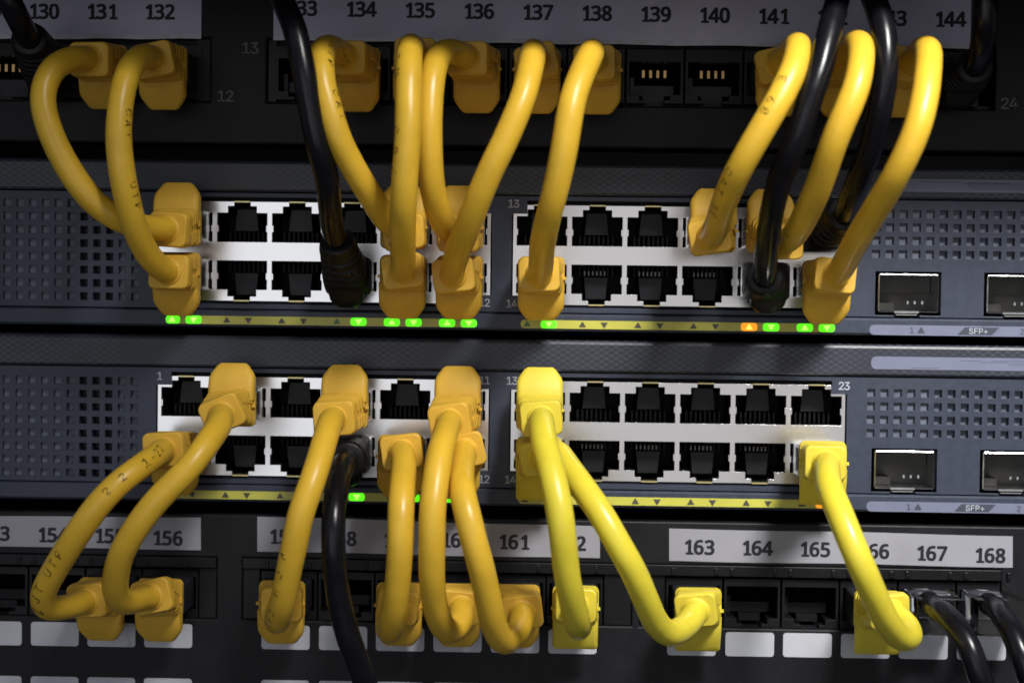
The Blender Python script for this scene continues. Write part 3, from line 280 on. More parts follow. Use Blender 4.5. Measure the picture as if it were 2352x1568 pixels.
  ('B', 'C'): ('526,-13 442,-6 366,14 295,49 233,96 180,156 137,227 105,308 86,399 79,499 86,600 105,691 137,773 180,844 233,903 295,951 366,986 442,1006 526,1013 575,1011 623,1004 669,991 712,974 753,952 790,926 824,896 854,861 880,822 902,780 918,734 930,685 803,685 793,718 781,748 765,776 747,800 726,822 702,842 677,859 649,872 620,883 589,890 558,894 526,896 466,891 411,875 361,850 316,814 277,769 246,715 222,652 208,580 203,499 208,419 222,347 246,284 278,230 316,185 361,150 412,124 467,109 526,104 558,106 589,110 620,118 649,128 677,142 702,158 726,178 747,200 765,225 781,252 793,283 803,315 930,315 918,266 902,220 881,178 855,140 825,105 791,74 753,48 713,26 669,9 623,-3 576,-11', '17,19,18 17,20,19 16,20,17 16,21,20 16,22,21 15,22,16 15,23,22 15,24,23 14,24,15 14,25,24 13,44,14 44,43,14 43,25,14 42,25,43 42,26,25 41,26,42 13,45,44 40,26,41 39,26,40 13,46,45 38,26,39 38,27,26 37,27,38 13,47,46 12,47,13 36,27,37 35,27,36 35,28,27 12,48,47 34,28,35 34,29,28 33,29,34 11,48,12 11,49,48 32,29,33 32,30,29 31,30,32 11,50,49 10,50,11 10,51,50 9,51,10 9,52,51 8,52,9 8,53,52 8,54,53 7,54,8 7,55,54 72,74,73 72,75,74 6,55,7 6,56,55 71,75,72 71,76,75 70,76,71 6,57,56 5,57,6 69,76,70 69,77,76 68,77,69 5,58,57 68,78,77 67,78,68 66,78,67 4,58,5 4,59,58 65,78,66 65,79,78 64,79,65 4,60,59 63,79,64 62,79,63 4,61,60 61,79,62 61,80,79 4,80,61 3,80,4 3,81,80 2,81,3 2,82,81 2,83,82 1,83,2 1,84,83 1,85,84 0,85,1'),
  ('B', 'A'): ('32,0 396,1000 543,1000 910,0 777,0 564,595 551,634 536,680 519,732 501,791 480,861 456,940 482,940 458,860 437,789 418,729 402,677 387,633 374,595 167,0 216,279 216,391 727,391 727,279', '0,11,1 11,2,1 11,12,2 12,3,2 0,21,11 21,13,11 13,10,11 13,10,12 10,22,12 22,3,12 9,22,10 21,14,13 8,22,9 21,15,14 7,22,8 21,16,15 6,22,7 21,17,16 5,22,6 21,18,17 21,20,18 20,19,18 4,23,5 23,22,5 0,20,21 20,22,21 20,23,22 23,3,22 0,19,20 4,3,23'),
  ('B', 'T'): ('62,888 62,1000 819,1000 819,888 505,888 505,0 379,0 379,888', '0,2,1 0,3,2 7,3,0 6,4,7 4,3,7 6,5,4'),
  ('B', 'H'): ('118,0 118,1000 245,1000 245,568 771,568 771,1000 898,1000 898,0 771,0 771,456 245,456 245,0', '0,2,1 0,3,2 4,6,5 4,7,6 0,10,3 10,4,3 10,9,4 9,7,4 0,11,10 8,7,9'),
  ('B', 'U'): ('509,-16 433,-11 365,4 303,30 248,65 203,107 166,157 140,213 123,274 118,340 118,1000 244,1000 244,350 248,304 259,261 277,222 301,187 331,158 368,134 410,116 457,105 509,101 561,105 608,116 650,134 686,158 716,187 740,222 758,261 768,304 772,350 772,1000 899,1000 899,340 893,274 877,213 850,157 814,107 768,65 714,30 653,4 584,-11', '9,11,10 9,12,11 30,32,31 30,33,32 9,13,12 29,33,30 8,13,9 29,34,33 8,14,13 28,34,29 7,14,8 28,35,34 27,35,28 7,15,14 7,16,15 26,35,27 6,16,7 26,36,35 6,17,16 25,36,26 6,18,17 24,36,25 5,18,6 24,37,36 5,19,18 23,37,24 5,20,19 22,37,23 22,38,37 4,20,5 4,21,20 21,38,22 4,38,21 3,38,4 3,39,38 2,39,3 2,40,39 1,40,2 1,41,40 0,41,1'),
  ('B', 'E'): ('118,0 118,1000 732,1000 732,888 245,888 245,562 699,562 699,450 245,450 245,112 738,112 738,0', '0,4,1 4,2,1 4,3,2 0,5,4 0,8,5 8,6,5 8,7,6 0,9,8 0,10,9 0,11,10'),
  ('B', 'Z'): ('82,0 82,91 538,757 558,787 579,816 602,846 624,876 647,906 670,935 684,893 643,891 602,890 561,889 520,888 479,888 438,888 79,888 79,1000 780,1000 780,907 332,253 309,221 287,190 263,158 239,127 215,96 191,65 177,107 218,109 258,110 299,111 340,112 380,112 421,112 785,112 785,0', '16,18,17 16,8,18 8,19,18 16,7,8 9,19,8 9,20,19 16,11,7 11,6,7 10,20,9 11,6,10 6,20,10 16,12,11 16,13,12 16,14,13 16,15,14 5,20,6 4,20,5 3,20,4 2,20,3 1,20,2 1,21,20 1,22,21 1,23,22 1,24,23 1,27,24 27,28,24 28,25,24 32,34,33 32,35,34 31,35,32 30,35,31 29,35,30 28,35,29 25,35,28 1,26,27 26,35,25 0,26,1 0,35,26'),
  ('B', 'J'): ('364,-13 281,-5 209,21 148,64 102,124 74,197 65,286 65,340 192,340 192,286 197,229 213,183 239,146 274,119 315,103 364,98 411,103 453,119 487,146 513,183 529,229 534,286 534,1000 661,1000 661,286 652,197 624,124 578,64 518,21 446,-5', '21,23,22 21,24,23 6,8,7 6,9,8 5,9,6 5,10,9 20,24,21 20,25,24 5,11,10 19,25,20 4,11,5 19,26,25 18,26,19 4,12,11 4,13,12 17,26,18 17,27,26 3,13,4 3,14,13 16,27,17 3,15,14 15,27,16 3,27,15 2,27,3 2,28,27 1,28,2 1,29,28 0,29,1'),
  ('B', 'W'): ('305,0 32,1000 162,1000 321,385 329,352 337,319 345,286 352,252 360,218 367,184 374,149 381,114 387,78 372,78 379,114 386,149 393,184 400,218 408,252 415,286 424,319 432,352 440,385 602,1000 746,1000 907,385 916,352 925,319 933,286 940,252 948,218 956,184 963,149 970,114 977,78 960,78 967,114 973,149 981,184 988,218 995,252 1003,286 1011,319 1019,352 1028,385 1186,1000 1316,1000 1042,0 895,0 723,635 712,678 701,722 691,769 680,820 670,874 660,934 687,934 677,877 668,825 658,776 648,729 637,682 625,635 453,0', '0,2,1 0,3,2 22,55,23 55,24,23 55,56,24 56,25,24 44,46,45 44,47,46 22,54,55 57,25,56 58,53,57 53,25,57 22,58,54 58,53,54 22,59,58 52,25,53 22,60,59 51,25,52 22,61,60 50,25,51 22,62,61 49,25,50 22,63,62 48,25,49 0,4,3 21,63,22 48,26,25 43,47,44 0,5,4 20,63,21 48,27,26 42,47,43 0,6,5 19,63,20 48,28,27 41,47,42 0,7,6 18,63,19 48,29,28 40,47,41 0,8,7 17,63,18 48,30,29 39,47,40 0,9,8 16,63,17 48,31,30 38,47,39 0,10,9 15,63,16 48,32,31 37,47,38 0,14,10 14,11,10 48,36,32 36,33,32 14,11,15 11,63,15 36,33,37 33,47,37 12,63,11 34,47,33 0,13,14 48,35,36 0,12,13 0,63,12 48,34,35 48,47,34'),
  ('B', 'G'): ('528,-13 443,-6 365,14 294,49 231,97 179,156 136,227 104,309 85,399 79,499 85,600 104,691 136,773 179,844 231,903 293,951 362,986 438,1006 521,1013 572,1011 622,1003 669,990 714,972 755,950 793,922 827,891 857,857 883,818 904,777 921,733 932,685 802,685 791,717 777,746 761,773 743,797 723,820 700,839 675,856 649,870 620,882 589,890 556,894 521,896 464,891 410,876 360,850 315,815 277,770 246,715 222,652 208,580 203,499 208,419 222,348 246,285 278,231 317,186 362,150 413,125 469,109 528,104 582,108 632,120 678,140 718,167 751,201 779,242 799,289 811,341 815,398 854,391 556,391 556,503 940,503 940,393 934,315 916,243 886,179 846,122 798,75 740,37 676,9 605,-8', '17,19,18 17,20,19 16,20,17 16,21,20 16,22,21 15,22,16 15,23,22 14,23,15 14,24,23 14,25,24 13,44,14 44,43,14 43,25,14 42,25,43 41,25,42 41,26,25 13,45,44 40,26,41 39,26,40 13,46,45 38,26,39 38,27,26 37,27,38 13,47,46 12,47,13 36,27,37 35,27,36 35,28,27 12,48,47 34,28,35 34,29,28 11,48,12 33,29,34 11,49,48 32,29,33 32,30,29 31,30,32 11,50,49 10,50,11 10,51,50 9,51,10 9,52,51 72,74,73 72,70,74 70,75,74 8,52,9 8,53,52 8,54,53 7,54,8 72,69,70 71,75,70 71,76,75 69,71,72 69,76,71 7,55,54 68,76,69 68,77,76 6,55,7 67,77,68 6,56,55 67,78,77 66,78,67 6,57,56 5,57,6 65,78,66 5,58,57 65,79,78 64,79,65 4,58,5 4,59,58 63,79,64 4,60,59 63,80,79 62,80,63 4,61,60 61,80,62 4,80,61 3,80,4 3,81,80 2,81,3 2,82,81 1,82,2 1,83,82 0,83,1'),
  ('B', 'L'): ('118,0 118,1000 245,1000 245,112 710,112 710,0', '0,2,1 0,3,2 0,4,3 0,5,4'),
  ('B', 'B'): ('118,0 118,1000 474,1000 539,996 597,984 646,964 688,938 722,906 749,869 767,827 779,783 783,735 780,695 773,660 760,629 743,603 724,581 700,562 675,547 648,534 619,524 619,515 651,510 682,499 714,483 743,460 769,432 791,399 808,361 818,317 821,268 818,219 806,173 787,131 759,94 722,62 677,35 623,16 558,4 485,0 245,112 481,112 552,117 607,132 648,157 676,189 693,226 699,268 696,301 687,332 673,361 654,388 630,410 601,429 567,443 530,451 488,454 245,454 245,561 468,561 503,563 536,570 566,582 593,598 616,618 635,642 649,669 658,699 660,732 655,773 640,811 614,843 578,868 531,883 472,888 245,888', '0,75,1 75,2,1 75,3,2 75,4,3 75,5,4 75,6,5 75,7,6 75,74,7 74,8,7 0,58,75 73,8,74 72,8,73 72,9,8 71,9,72 70,9,71 70,10,9 69,10,70 69,11,10 68,11,69 68,12,11 67,12,68 66,12,67 66,13,12 65,13,66 65,14,13 64,14,65 64,15,14 63,15,64 63,16,15 62,16,63 61,16,62 61,17,16 60,17,61 59,17,60 59,18,17 0,57,58 57,59,58 57,18,59 57,19,18 57,20,19 57,21,20 57,22,21 57,23,22 57,24,23 57,25,24 57,56,25 56,55,25 55,26,25 0,40,57 54,26,55 53,26,54 53,27,26 52,27,53 51,27,52 51,28,27 50,28,51 49,28,50 49,29,28 48,29,49 48,30,29 47,30,48 46,30,47 46,31,30 45,31,46 45,32,31 44,32,45 44,33,32 43,33,44 42,33,43 42,34,33 41,34,42 0,41,40 0,34,41 0,35,34 0,36,35 0,37,36 0,38,37 0,39,38'),
  ('B', '-'): ('662,481 662,369 224,369 224,481', '2,0,3 2,1,0'),
  ('B', 'o'): ('407,-16 343,-11 283,5 230,32 182,69 142,114 110,167 86,228 72,295 67,368 72,443 86,511 110,572 142,626 182,671 230,707 283,734 343,750 407,756 473,750 533,734 587,707 634,671 674,626 706,572 730,511 744,443 749,368 744,295 730,228 706,167 674,114 634,69 587,32 533,5 473,-11 407,91 455,96 496,108 531,130 561,158 585,192 604,231 617,274 625,320 628,368 625,417 617,464 604,507 585,547 561,581 531,610 496,631 455,644 407,648 361,644 320,631 285,610 256,581 232,547 213,508 200,464 192,418 189,368 192,320 200,274 213,231 232,192 256,158 285,130 320,108 361,96', '17,19,18 16,19,17 16,20,19 15,20,16 15,21,20 14,21,15 14,22,21 13,22,14 13,54,22 54,23,22 13,55,54 53,23,54 13,56,55 52,23,53 13,57,56 51,23,52 12,57,13 51,24,23 12,58,57 50,24,51 12,59,58 49,24,50 11,59,12 49,25,24 11,60,59 48,25,49 10,60,11 48,26,25 10,61,60 47,26,48 10,62,61 46,26,47 46,27,26 9,62,10 9,63,62 45,27,46 8,63,9 8,64,63 44,27,45 44,28,27 8,65,64 43,28,44 43,29,28 7,65,8 7,66,65 42,29,43 7,67,66 41,29,42 6,67,7 41,30,29 6,68,67 40,30,41 5,68,6 40,31,30 5,69,68 39,31,40 5,70,69 38,31,39 4,70,5 38,32,31 4,71,70 37,32,38 4,36,71 36,32,37 4,32,36 3,32,4 3,33,32 2,33,3 2,34,33 1,34,2 1,35,34 0,35,1'),
  ('B', 'r'): ('103,0 103,746 219,746 219,631 227,631 244,666 268,696 300,722 336,741 376,753 419,756 429,756 439,756 451,756 462,755 471,755 479,754 479,634 473,635 464,636 452,638 438,639 422,640 407,640 373,638 342,631 313,618 287,602 265,582 247,557 234,530 226,499 223,466 223,0', '9,11,10 9,12,11 9,13,12 9,14,13 9,15,14 9,16,15 9,17,16 8,17,9 0,2,1 0,3,2 7,17,8 6,17,7 5,19,6 19,18,6 18,17,6 4,23,5 23,22,5 22,21,5 21,20,5 20,19,5 4,24,23 4,25,24 0,4,3 0,31,4 31,30,4 30,29,4 29,28,4 28,27,4 27,26,4 26,25,4 0,32,31 0,33,32'),
}
GL = {}
def glyph(ch, face):
    k = (face, ch)
    if k not in GL:
        v, f = GLYPHS[k]
        GL[k] = ([tuple(int(c)/1000 for c in p.split(',')) for p in v.split()], [tuple(int(c) for c in q.split(',')) for q in f.split()])
    return GL[k]
def text_faces(txt, height, advance, face='B', serif1=False):
    """flat faces centred on 0,0: returns (verts, faces) in mm"""
    V, F = [], []
    for n, ch in enumerate(txt):
        if ch == ' ': continue
        vs, fs = glyph(ch, face)
        mn = min(v[0] for v in vs); mx = max(v[0] for v in vs)
        cx = (n-(len(txt)-1)/2)*advance; b = len(V)
        V += [((x-(mn+mx)/2)*height+cx, y*height-height/2) for x, y in vs]; F += [tuple(b+i for i in f) for f in fs]
    return V, F
def print_text(name, txt, x, z, y, height, advance, material, parent, face='B', serif1=False, rot=0.0, bold=None):
    V, F = text_faces(txt, height, advance, face, serif1); c, s = math.cos(rot), math.sin(rot)
    if bold is None: bold = 0.062 if face == 'A' else 0.018
    e = height*bold; mb = MB()
    for q, (du, dv) in enumerate(((0, 0), (e, 0), (-e, 0), (0, e*0.8), (0, -e*0.8), (e*.7, e*.6), (-e*.7, e*.6), (e*.7, -e*.6), (-e*.7, -e*.6))):
        b = len(mb.v)
        mb.v += [(x+(u+du)*c-(v+dv)*s, y-0.004*q, z+(u+du)*s+(v+dv)*c) for u, v in V]; mb.f += [tuple(b+i for i in f) for f in F]
    if serif1:                                      # foot serif of the digit one
        for n, ch in enumerate(txt):
            if ch != '1': continue
            cx = (n-(len(txt)-1)/2)*advance+height*0.13; hw = height*0.285; b = len(mb.v)
            mb.v += [(x+u*c-v*s, y-0.04, z+u*s+v*c) for u, v in ((cx-hw, -height*0.55), (cx+hw, -height*0.55), (cx+hw, -height*0.39), (cx-hw, -height*0.39))]
            mb.f.append((b, b+1, b+2, b+3))
    return mb.build(name, material, parent, merge=False)

# ------------------------------------------------------------------ rack backing (setting)
mb = MB(); mb.box(-300, 500, 170, 176, -330, 300)
o = mb.build('rack_backing', 'rack_dark'); o['kind'] = 'structure'

mb = MB(); mb.box(-300, 500, -55.9, 60, 71, 74); mb.box(-300, 500, -59, -56, 60.0, 74)  # unseen overhang with a lip, added to shade the upper panel and plugs
o = mb.build('added_shade_shelf', 'rack_dark', bevel=0.5); o['kind'] = 'structure'

# ------------------------------------------------------------------ network switches
P = 13.97; GAP = 6.237; MS = 4.677/2; PH = 7.40; PW = 12.793
def port_x(c): return (c*P if c < 6 else 6*P+GAP+(c-6)*P)+PW/2          # centre of port column c (0..11)
def port_z(sw, row): return -44.45*sw + (MS+PH/2)*(1 if row == 0 else -1)
def keyhole(x, zc, up):
    s = 1 if up else -1
    R = [(x-PW/2, x+PW/2, zc-PH/2, zc+PH/2)]
    a, b = sorted((zc+s*(PH/2-0.01), zc+s*(PH/2+1.72))); R.append((x-3.68, x+3.68, a, b))
    a, b = sorted((zc+s*(PH/2+1.71), zc+s*(PH/2+2.74))); R.append((x-2.1, x+2.1, a, b))
    return R
VENT_L = [(at(17+29.57*i, 465)[0]) for i in range(11)]
XL, XR = -135.0, 300.0
LEDZ = (17.48, 17.42)
LEDSTATE = {  # arrows of each switch: g lit green, o lit orange, d dim, blank off
    0: ['gg', '  ', '  ', 'dg', 'gg', 'gg', 'dg', '  ', '  ', '  ', 'og', 'gg'],
    1: ['  ', '  ', '  ', ' g', ' g', 'g ', '  ', '  ', '  ', '  ', '  ', ' o']}
PATTERN = 'network switches stacked between the patch panels'
for sw in (0, 1):
    oz = -44.45*sw
    root = thing('network_switch', ('upper slate blue switch with most of its green status arrows lit on a yellow strip',
                 'lower slate blue switch with the lemon yellow cables in its right port block')[sw], 'network switch', None, PATTERN)
    root.location = (85*S, 40*S, oz*S)
    off = Vector((85, 40, oz))
    def B(mbx, *a, **k):
        mbx.v = [(x-off.x, y-off.y, z-off.z) for x, y, z in mbx.v]
        return mbx.build(*a, **k)
    def T(name, txt, x, z, y, h, adv, m, parent, **k): 
        return print_text(name, txt, x-off.x, z-off.z, y-off.y, h, adv, m, parent, **k)
    # body box
    mb = MB(); mb.box(XL, XR, 18.5, 160, oz-18.7, oz+22.3); mb.box(XL, XR, 4.61, 18.49, oz+21.3, oz+22.3); mb.box(XL, XR, 4.61, 18.49, oz-18.7, oz-17.7)
    B(mb, 'chassis', 'panel_black', root, merge=False)
    # front plate with port openings, vents, transceiver openings
    holes, floors, darkfl = [], [], []
    zt, zb = oz+14.75, oz-14.55
    cages = []
    for g in (0, 1):
        gx0 = port_x(6*g)-PW/2-0.85; gx1 = port_x(6*g+5)+PW/2+0.85
        cages.append((gx0, gx1))
        holes.append([(gx0+3.5, gx1-3.5, oz-13.35, oz+13.65), (gx0-0.35, gx1+0.35, oz-10.35, oz+10.35)])
    r0 = at(17, 465) if sw == 0 else at(15, 871)
    for j in range(8):
        for i in range(-22, 11):
            x, z = VENT_L[0]+3.275*i, r0.z-3.365*j
            if x < XL+4: continue
            holes.append([(x-0.95, x+0.95, z-0.95, z+0.95)])
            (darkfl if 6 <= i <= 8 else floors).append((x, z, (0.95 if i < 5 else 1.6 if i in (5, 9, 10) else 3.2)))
    r1 = at(2014, 491) if sw == 0 else at(2001, 902)
    for j in range(4):
        for i in range(0, 26):
            x, z = r1.x+3.36*i, r1.z-3.37*j
            if x > XR-4: continue
            holes.append([(x-0.98, x+0.98, z-0.98, z+0.98)])
            floors.append((x, z, 0.9 if i < 5 else 1.5))
    s0 = at(2012, 624) if sw == 0 else at(2003, 1030)
    sfps = []
    for i in range(4):
        x0 = s0.x-0.1+i*27.2; z1 = s0.z+0.1
        sfps.append((x0, z1))
        holes.append([(x0, x0+16.5, z1-11.0, z1), (x0+4.9, x0+11.2, z1-11.6, z1-10.9)])
    mb = MB(); plate(mb, XL, XR, zb, zt, holes, 0.0, 4.4); face = B(mb, 'front_plate', 'switch_body', root, bevel=0.22)
    mb = MB(); md = MB(); mr_ = MB()
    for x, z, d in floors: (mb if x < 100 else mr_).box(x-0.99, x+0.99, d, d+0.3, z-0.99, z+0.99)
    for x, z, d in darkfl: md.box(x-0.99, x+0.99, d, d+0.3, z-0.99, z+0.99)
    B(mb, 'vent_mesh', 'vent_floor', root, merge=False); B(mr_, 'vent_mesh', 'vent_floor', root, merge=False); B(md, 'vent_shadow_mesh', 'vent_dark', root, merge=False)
    # raised patterned band above, plain band below
    mb = MB()
    pr = [(4.6, oz+23.0), (0.3, oz+23.0), (-0.6, oz+22.6), (-0.9, oz+22.0), (-0.9, oz+15.6), (-0.5, oz+15.05), (4.6, oz+15.05)]
    mb.loft([[(XL, y, z) for y, z in pr], [(XR, y, z) for y, z in pr]]); B(mb, 'patterned_band', 'lattice', root, bevel=0.12)
    mb = MB()
    pr = [(4.6, oz-14.85), (-0.25, oz-14.85), (-0.7, oz-15.2), (-0.7, oz-18.6), (-0.2, oz-19.2), (4.6, oz-19.2)]
    mb.loft([[(XL, y, z) for y, z in pr], [(XR, y, z) for y, z in pr]]); B(mb, 'lower_band', 'switch_body', root, bevel=0.12)
    # thin bright lower sill under each port block
    # port blocks
    for g in (0, 1):
        gx0, gx1 = cages[g]
        kh = [keyhole(port_x(c), port_z(sw, r), r == 0) for c in range(6*g, 6*g+6) for r in (0, 1)]
        mb = MB(); plate(mb, gx0, gx1, oz-12.55, oz+12.55, kh, 0.55, 2.2)
        for c in range(6*g, 6*g+6):
            for r in (0, 1):
                for sd in (-1, 1):
                    xe = port_x(c)+sd*PW/2; zz = port_z(sw, r)-0.3
                    mb.box(min(xe, xe-sd*0.32), max(xe, xe-sd*0.32), 0.7, 2.2, zz-0.8, zz+0.8)
        pb = B(mb, 'port_block', 'cage_metal', root, bevel=0.10)
        mb = MB(); pr = [(3.0, oz-12.72), (0.25, oz-13.28), (3.0, oz-13.33)]
        mb.loft([[(gx0+3.6, y, z) for y, z in pr], [(gx1-3.6, y, z) for y, z in pr]]); B(mb, 'opening_sill', 'switch_body', root)
        # black strips above and below the metal, recess shade put in as colour
        mb = MB()
        mb.box(gx0-0.3, gx1+0.3, 3.1, 4.3, oz+12.6, oz+13.6); mb.box(gx0-0.3, gx1+0.3, 3.1, 4.3, oz-13.3, oz-12.6)
        B(mb, 'recess_shade_strips', 'socket_black', root, merge=False)
        for c in range(6*g, 6*g+6):
            for r in (0, 1):
                x, z, s = port_x(c), port_z(sw, r), (1 if r == 0 else -1)
                mb = MB()
                y0, y1 = 2.8, 15.0; a, b = z-PH/2-0.1, z+PH/2+0.1
                X0, X1 = x-PW/2-0.12, x+PW/2+0.12
                # five inner walls (single sheets with thickness)
                mb.box(X0, X1, y1, y1+0.4, z-s*0-PH/2-3.0, z+PH/2+3.0)
                mb.box(X0-0.3, X0, y0, y1, z-PH/2-0.2, z+PH/2+0.2); mb.box(X1, X1+0.3, y0, y1, z-PH/2-0.2, z+PH/2+0.2)
                zz = sorted((z-s*(PH/2+0.1), z-s*(PH/2+0.5))); mb.box(X0, X1, y0, y1, *zz)
                zz = sorted((z+s*(PH/2+0.1), z+s*(PH/2+0.5)))
                mb.box(X0, x-3.7, y0, y1, *zz); mb.box(x+3.7, X1, y0, y1, *zz)
                zz = sorted((z+s*(PH/2+2.76), z+s*(PH/2+3.1))); mb.box(x-3.7, x+3.7, y0, y1, *zz)
                so = B(mb, 'port_socket', 'socket_black', pb, merge=False)
                # (the block is a part, the socket its sub-part; tongue and comb belong to the socket mesh)
                mt = MB()
                ring = lambda k, yy: [(x-3.6+k, yy, z-s*0.6), (x+3.6-k, yy, z-s*0.6), (x+3.1-k, yy, z+s*(PH/2+1.2)), (x-3.1+k, yy, z+s*(PH/2+1.2))]
                mt.loft([ring(0, 14.9), ring(0.6, 6.5)])
                B(mt, 'socket_tongue', 'socket_grey', pb, merge=False)
                mt = MB()
                for q in range(8):
                    xx = x-4.2+q*1.2; zz = sorted((z-s*0.9, z-s*(PH/2)))
                    mt.box(xx-0.25, xx+0.25, 6.5, 14.9, *zz)
                B(mt, 'contact_comb', 'socket_black', pb, merge=False)
                if r == 1 and c in (7, 8, 9, 10):
                    mp = MB()
                    for q in range(6):
                        xx = x-2.9+q*1.02; mp.box(xx-0.16, xx+0.16, 5.6 if sw == 0 else 6.3, 6.45, z+1.1, z+2.2)
                    B(mp, 'contact_pins', 'pin_metal', pb, merge=False)
                zz = sorted((z+s*(PH/2+2.62), z+s*(PH/2+2.95)))
                me_ = MB(); me_.box(x-2.0, x+2.0, 0.2, 2.2, *zz); B(me_, 'grounding_tab', 'brass_edge', pb)
    # transceiver cages
    for i, (x0, z1) in enumerate(sfps):
        mb = MB(); a0, a1, c0, c1 = x0+0.9, x0+16.1, z1-10.2, z1-0.55
        ro = rr_at(a0, a1, c0, c1, 0.5); ri = rr_at(a0+0.28, a1-0.28, c0+0.28, c1-0.28, 0.35)
        n = len(ro)
        rings = [[(x, 12, z) for x, z in ro], [(x, 0.6, z) for x, z in ro], [(x, 0.45, z) for x, z in ri], [(x, 12, z) for x, z in ri]]
        mb.loft(rings, False, False)
        mb.box(x0+5.3, x0+10.6, 0.2, 4.0, c0-0.75, c0-0.5)
        sc = B(mb, 'transceiver_cage', 'sfp_metal', root, smooth=30)
        mb = MB()
        mb.box(a0+0.3, a1-0.3, 11.0, 11.3, c0, c1); mb.box(a0+1.6, a0+4.4, 7.5, 9, c1-2.9, c1-1.4)
        mb.box(a0+0.4, a1-0.4, 8.0, 10.5, c0+5.0, c1-0.5); mb.box(a0+0.3, a0+5.2, 6, 10.9, c0+0.4, c0+2.4)
        B(mb, 'cage_interior', 'sfp_inside', sc, merge=False)
        mb = MB()
        for q in (8.6, 10.4, 12.3): mb.box(a0+q, a0+q+0.45, 6.5, 7.2, c0+2.1, c0+2.9)
        mb.box(x0+5.0, x0+11.1, 0.5, 3.5, c0-0.2, c0+0.35)
        B(mb, 'cage_spring', 'sfp_metal', sc, merge=False)
    # indicator strips and arrows
    zl = oz-LEDZ[sw]
    yb = -0.7
    for g in (0, 1):
        x0 = port_x(6*g)-PW/2+1.35; x1 = port_x(6*g+5)+PW/2-2.3
        mb = MB(); mb.slab(rr_at(x0, x1, zl-1.05, zl+1.05, 0.9), yb-0.10, yb+0.05)
        st = B(mb, 'indicator_strip', 'strip_yellow', root)
        for c in range(6*g, 6*g+6):
            for u in (0, 1):
                cx = port_x(c)-0.72+(-2.75 if u == 0 else 2.75); state = LEDSTATE[sw][c][u]
                s = 1 if u == 0 else -1
                tri = [(cx-0.92, zl-s*0.62), (cx+0.92, zl-s*0.62), (cx+0.12, zl+s*0.72), (cx-0.12, zl+s*0.72)]
                mb = MB(); mb.slab(tri, yb-0.22, yb-0.12)
                a = B(mb, 'arrow_indicator', {'g': 'green_arrow', 'o': 'orange_arrow', 'd': 'arrow_dim', ' ': 'arrow_off'}[state], st)
                if state in 'go':
                    a['label'] = 'lit green arrow' if state == 'g' else 'lit orange arrow'
                    hx = 2.05
                    mb = MB(); mb.slab(rr_at(max(cx-hx, x0+0.02), min(cx+hx, x1-0.02), zl-1.03, zl+1.03, 0.8), yb-0.16, yb-0.11)
                    B(mb, 'indicator_glow', 'green_glow' if state == 'g' else 'orange_glow', st)
    # printed numbers and plates
    nums = ((('13', 1180, 468), ('12', 1113, 695), ('14', 1175, 697)), (('1', 367, 863), ('11', 1113, 873), ('13', 1176, 874), ('23', 1939, 886), ('12', 1112, 1100), ('14', 1172, 1101)))[sw]
    for t_, px, py in nums:
        p = at(px, py, 0.03); T('printed_number', t_, p.x, p.z, p.y, 1.95, 1.42, 'print_grey', root)
    a = at(1997, 745, 0.7) if sw == 0 else at(1990, 1150, 0.7)
    z1 = a.z-0.05
    mb = MB(); mb.slab(rr_at(a.x, a.x+110, z1-2.55, z1, 1.2), -0.82, -0.68)
    pl = B(mb, 'transceiver_label', 'plate_grey', root)
    zc = z1-1.28
    for (t_, dx) in (('1', 10.6), ('2', 38.1)):
        T('printed_number', t_, a.x+dx, zc, -0.84, 1.45, 1.1, 'plate_ink', pl)
        mb = MB(); cx = a.x+dx+2.3; mb.slab([(cx-1.0, zc-0.72), (cx+1.0, zc-0.72), (cx+0.14, zc+0.78), (cx-0.14, zc+0.78)], -0.86, -0.8)
        B(mb, 'printed_arrow', 'plate_ink', pl)
    bx = a.x+22.0
    mb = MB(); mb.slab([(bx, zc-0.95), (bx+8.6, zc-0.95), (bx+10.4, zc+0.95), (bx+1.8, zc+0.95)], -0.86, -0.8); B(mb, 'printed_block', 'plate_ink', pl)
    T('printed_word', 'SFP+', bx+5.2, zc, -0.88, 1.4, 1.22, 'print_grey', pl)
    a = at(2062, 411, 0.9) if sw == 0 else at(2001, 818, 0.9)
    mb = MB(); mb.slab(rr_at(a.x, a.x+100, a.z-3.2, a.z, 1.3), -1.02, -0.88)
    npl = B(mb, 'name_plate', 'plate_grey', root)
    mb = MB()       # faint worn traces printed on the plate
    if sw == 0:
        for k, (xa, xb, zo) in enumerate(((4.5, 16, 0.55), (17.5, 32, 0.75), (17.0, 33, 1.25), (17.5, 36, 1.75), (18, 40, 2.25))):
            mb.box(a.x+xa, a.x+xb, -1.05, -1.0, a.z-zo-0.12, a.z-zo)
            mb.box(a.x+xb+0.03, a.x+xb+12, -1.05, -1.0, a.z-zo-0.47, a.z-zo-0.35)
    else:
        for xa, xb, zo in ((22, 27, 0.75), (27.1, 34, 1.1), (30, 40, 0.75), (10, 17, 2.75), (34.1, 48, 1.5)):
            mb.box(a.x+xa, a.x+xb, -1.05, -1.0, a.z-zo-0.10, a.z-zo)
    B(mb, 'worn_print', 'plate_ink', npl, merge=False)

# ------------------------------------------------------------------ patch panels
PD = 0.0
def jack_x_upper(n): return at(1505, 180).x+(n-139)*14.80 if n >= 133 else at(398, 165).x+(n-132)*14.80
UZ = at(1505, 179).z
LOWJ = {163: 1594.7, 164: 1728.7, 165: 1862.7, 166: 1996.5, 167: 2131, 168: 2265.5, 162: 1320, 161: 1188, 160: 1056.5, 159: 925, 158: 793.5, 157: 662, 156: 389, 155: 258.5, 154: 127.5, 153: -3.5, 152: -134}
LZ = at(1728, 1383).z
def jack_x_lower(n):
    return at(LOWJ[n], 1383).x

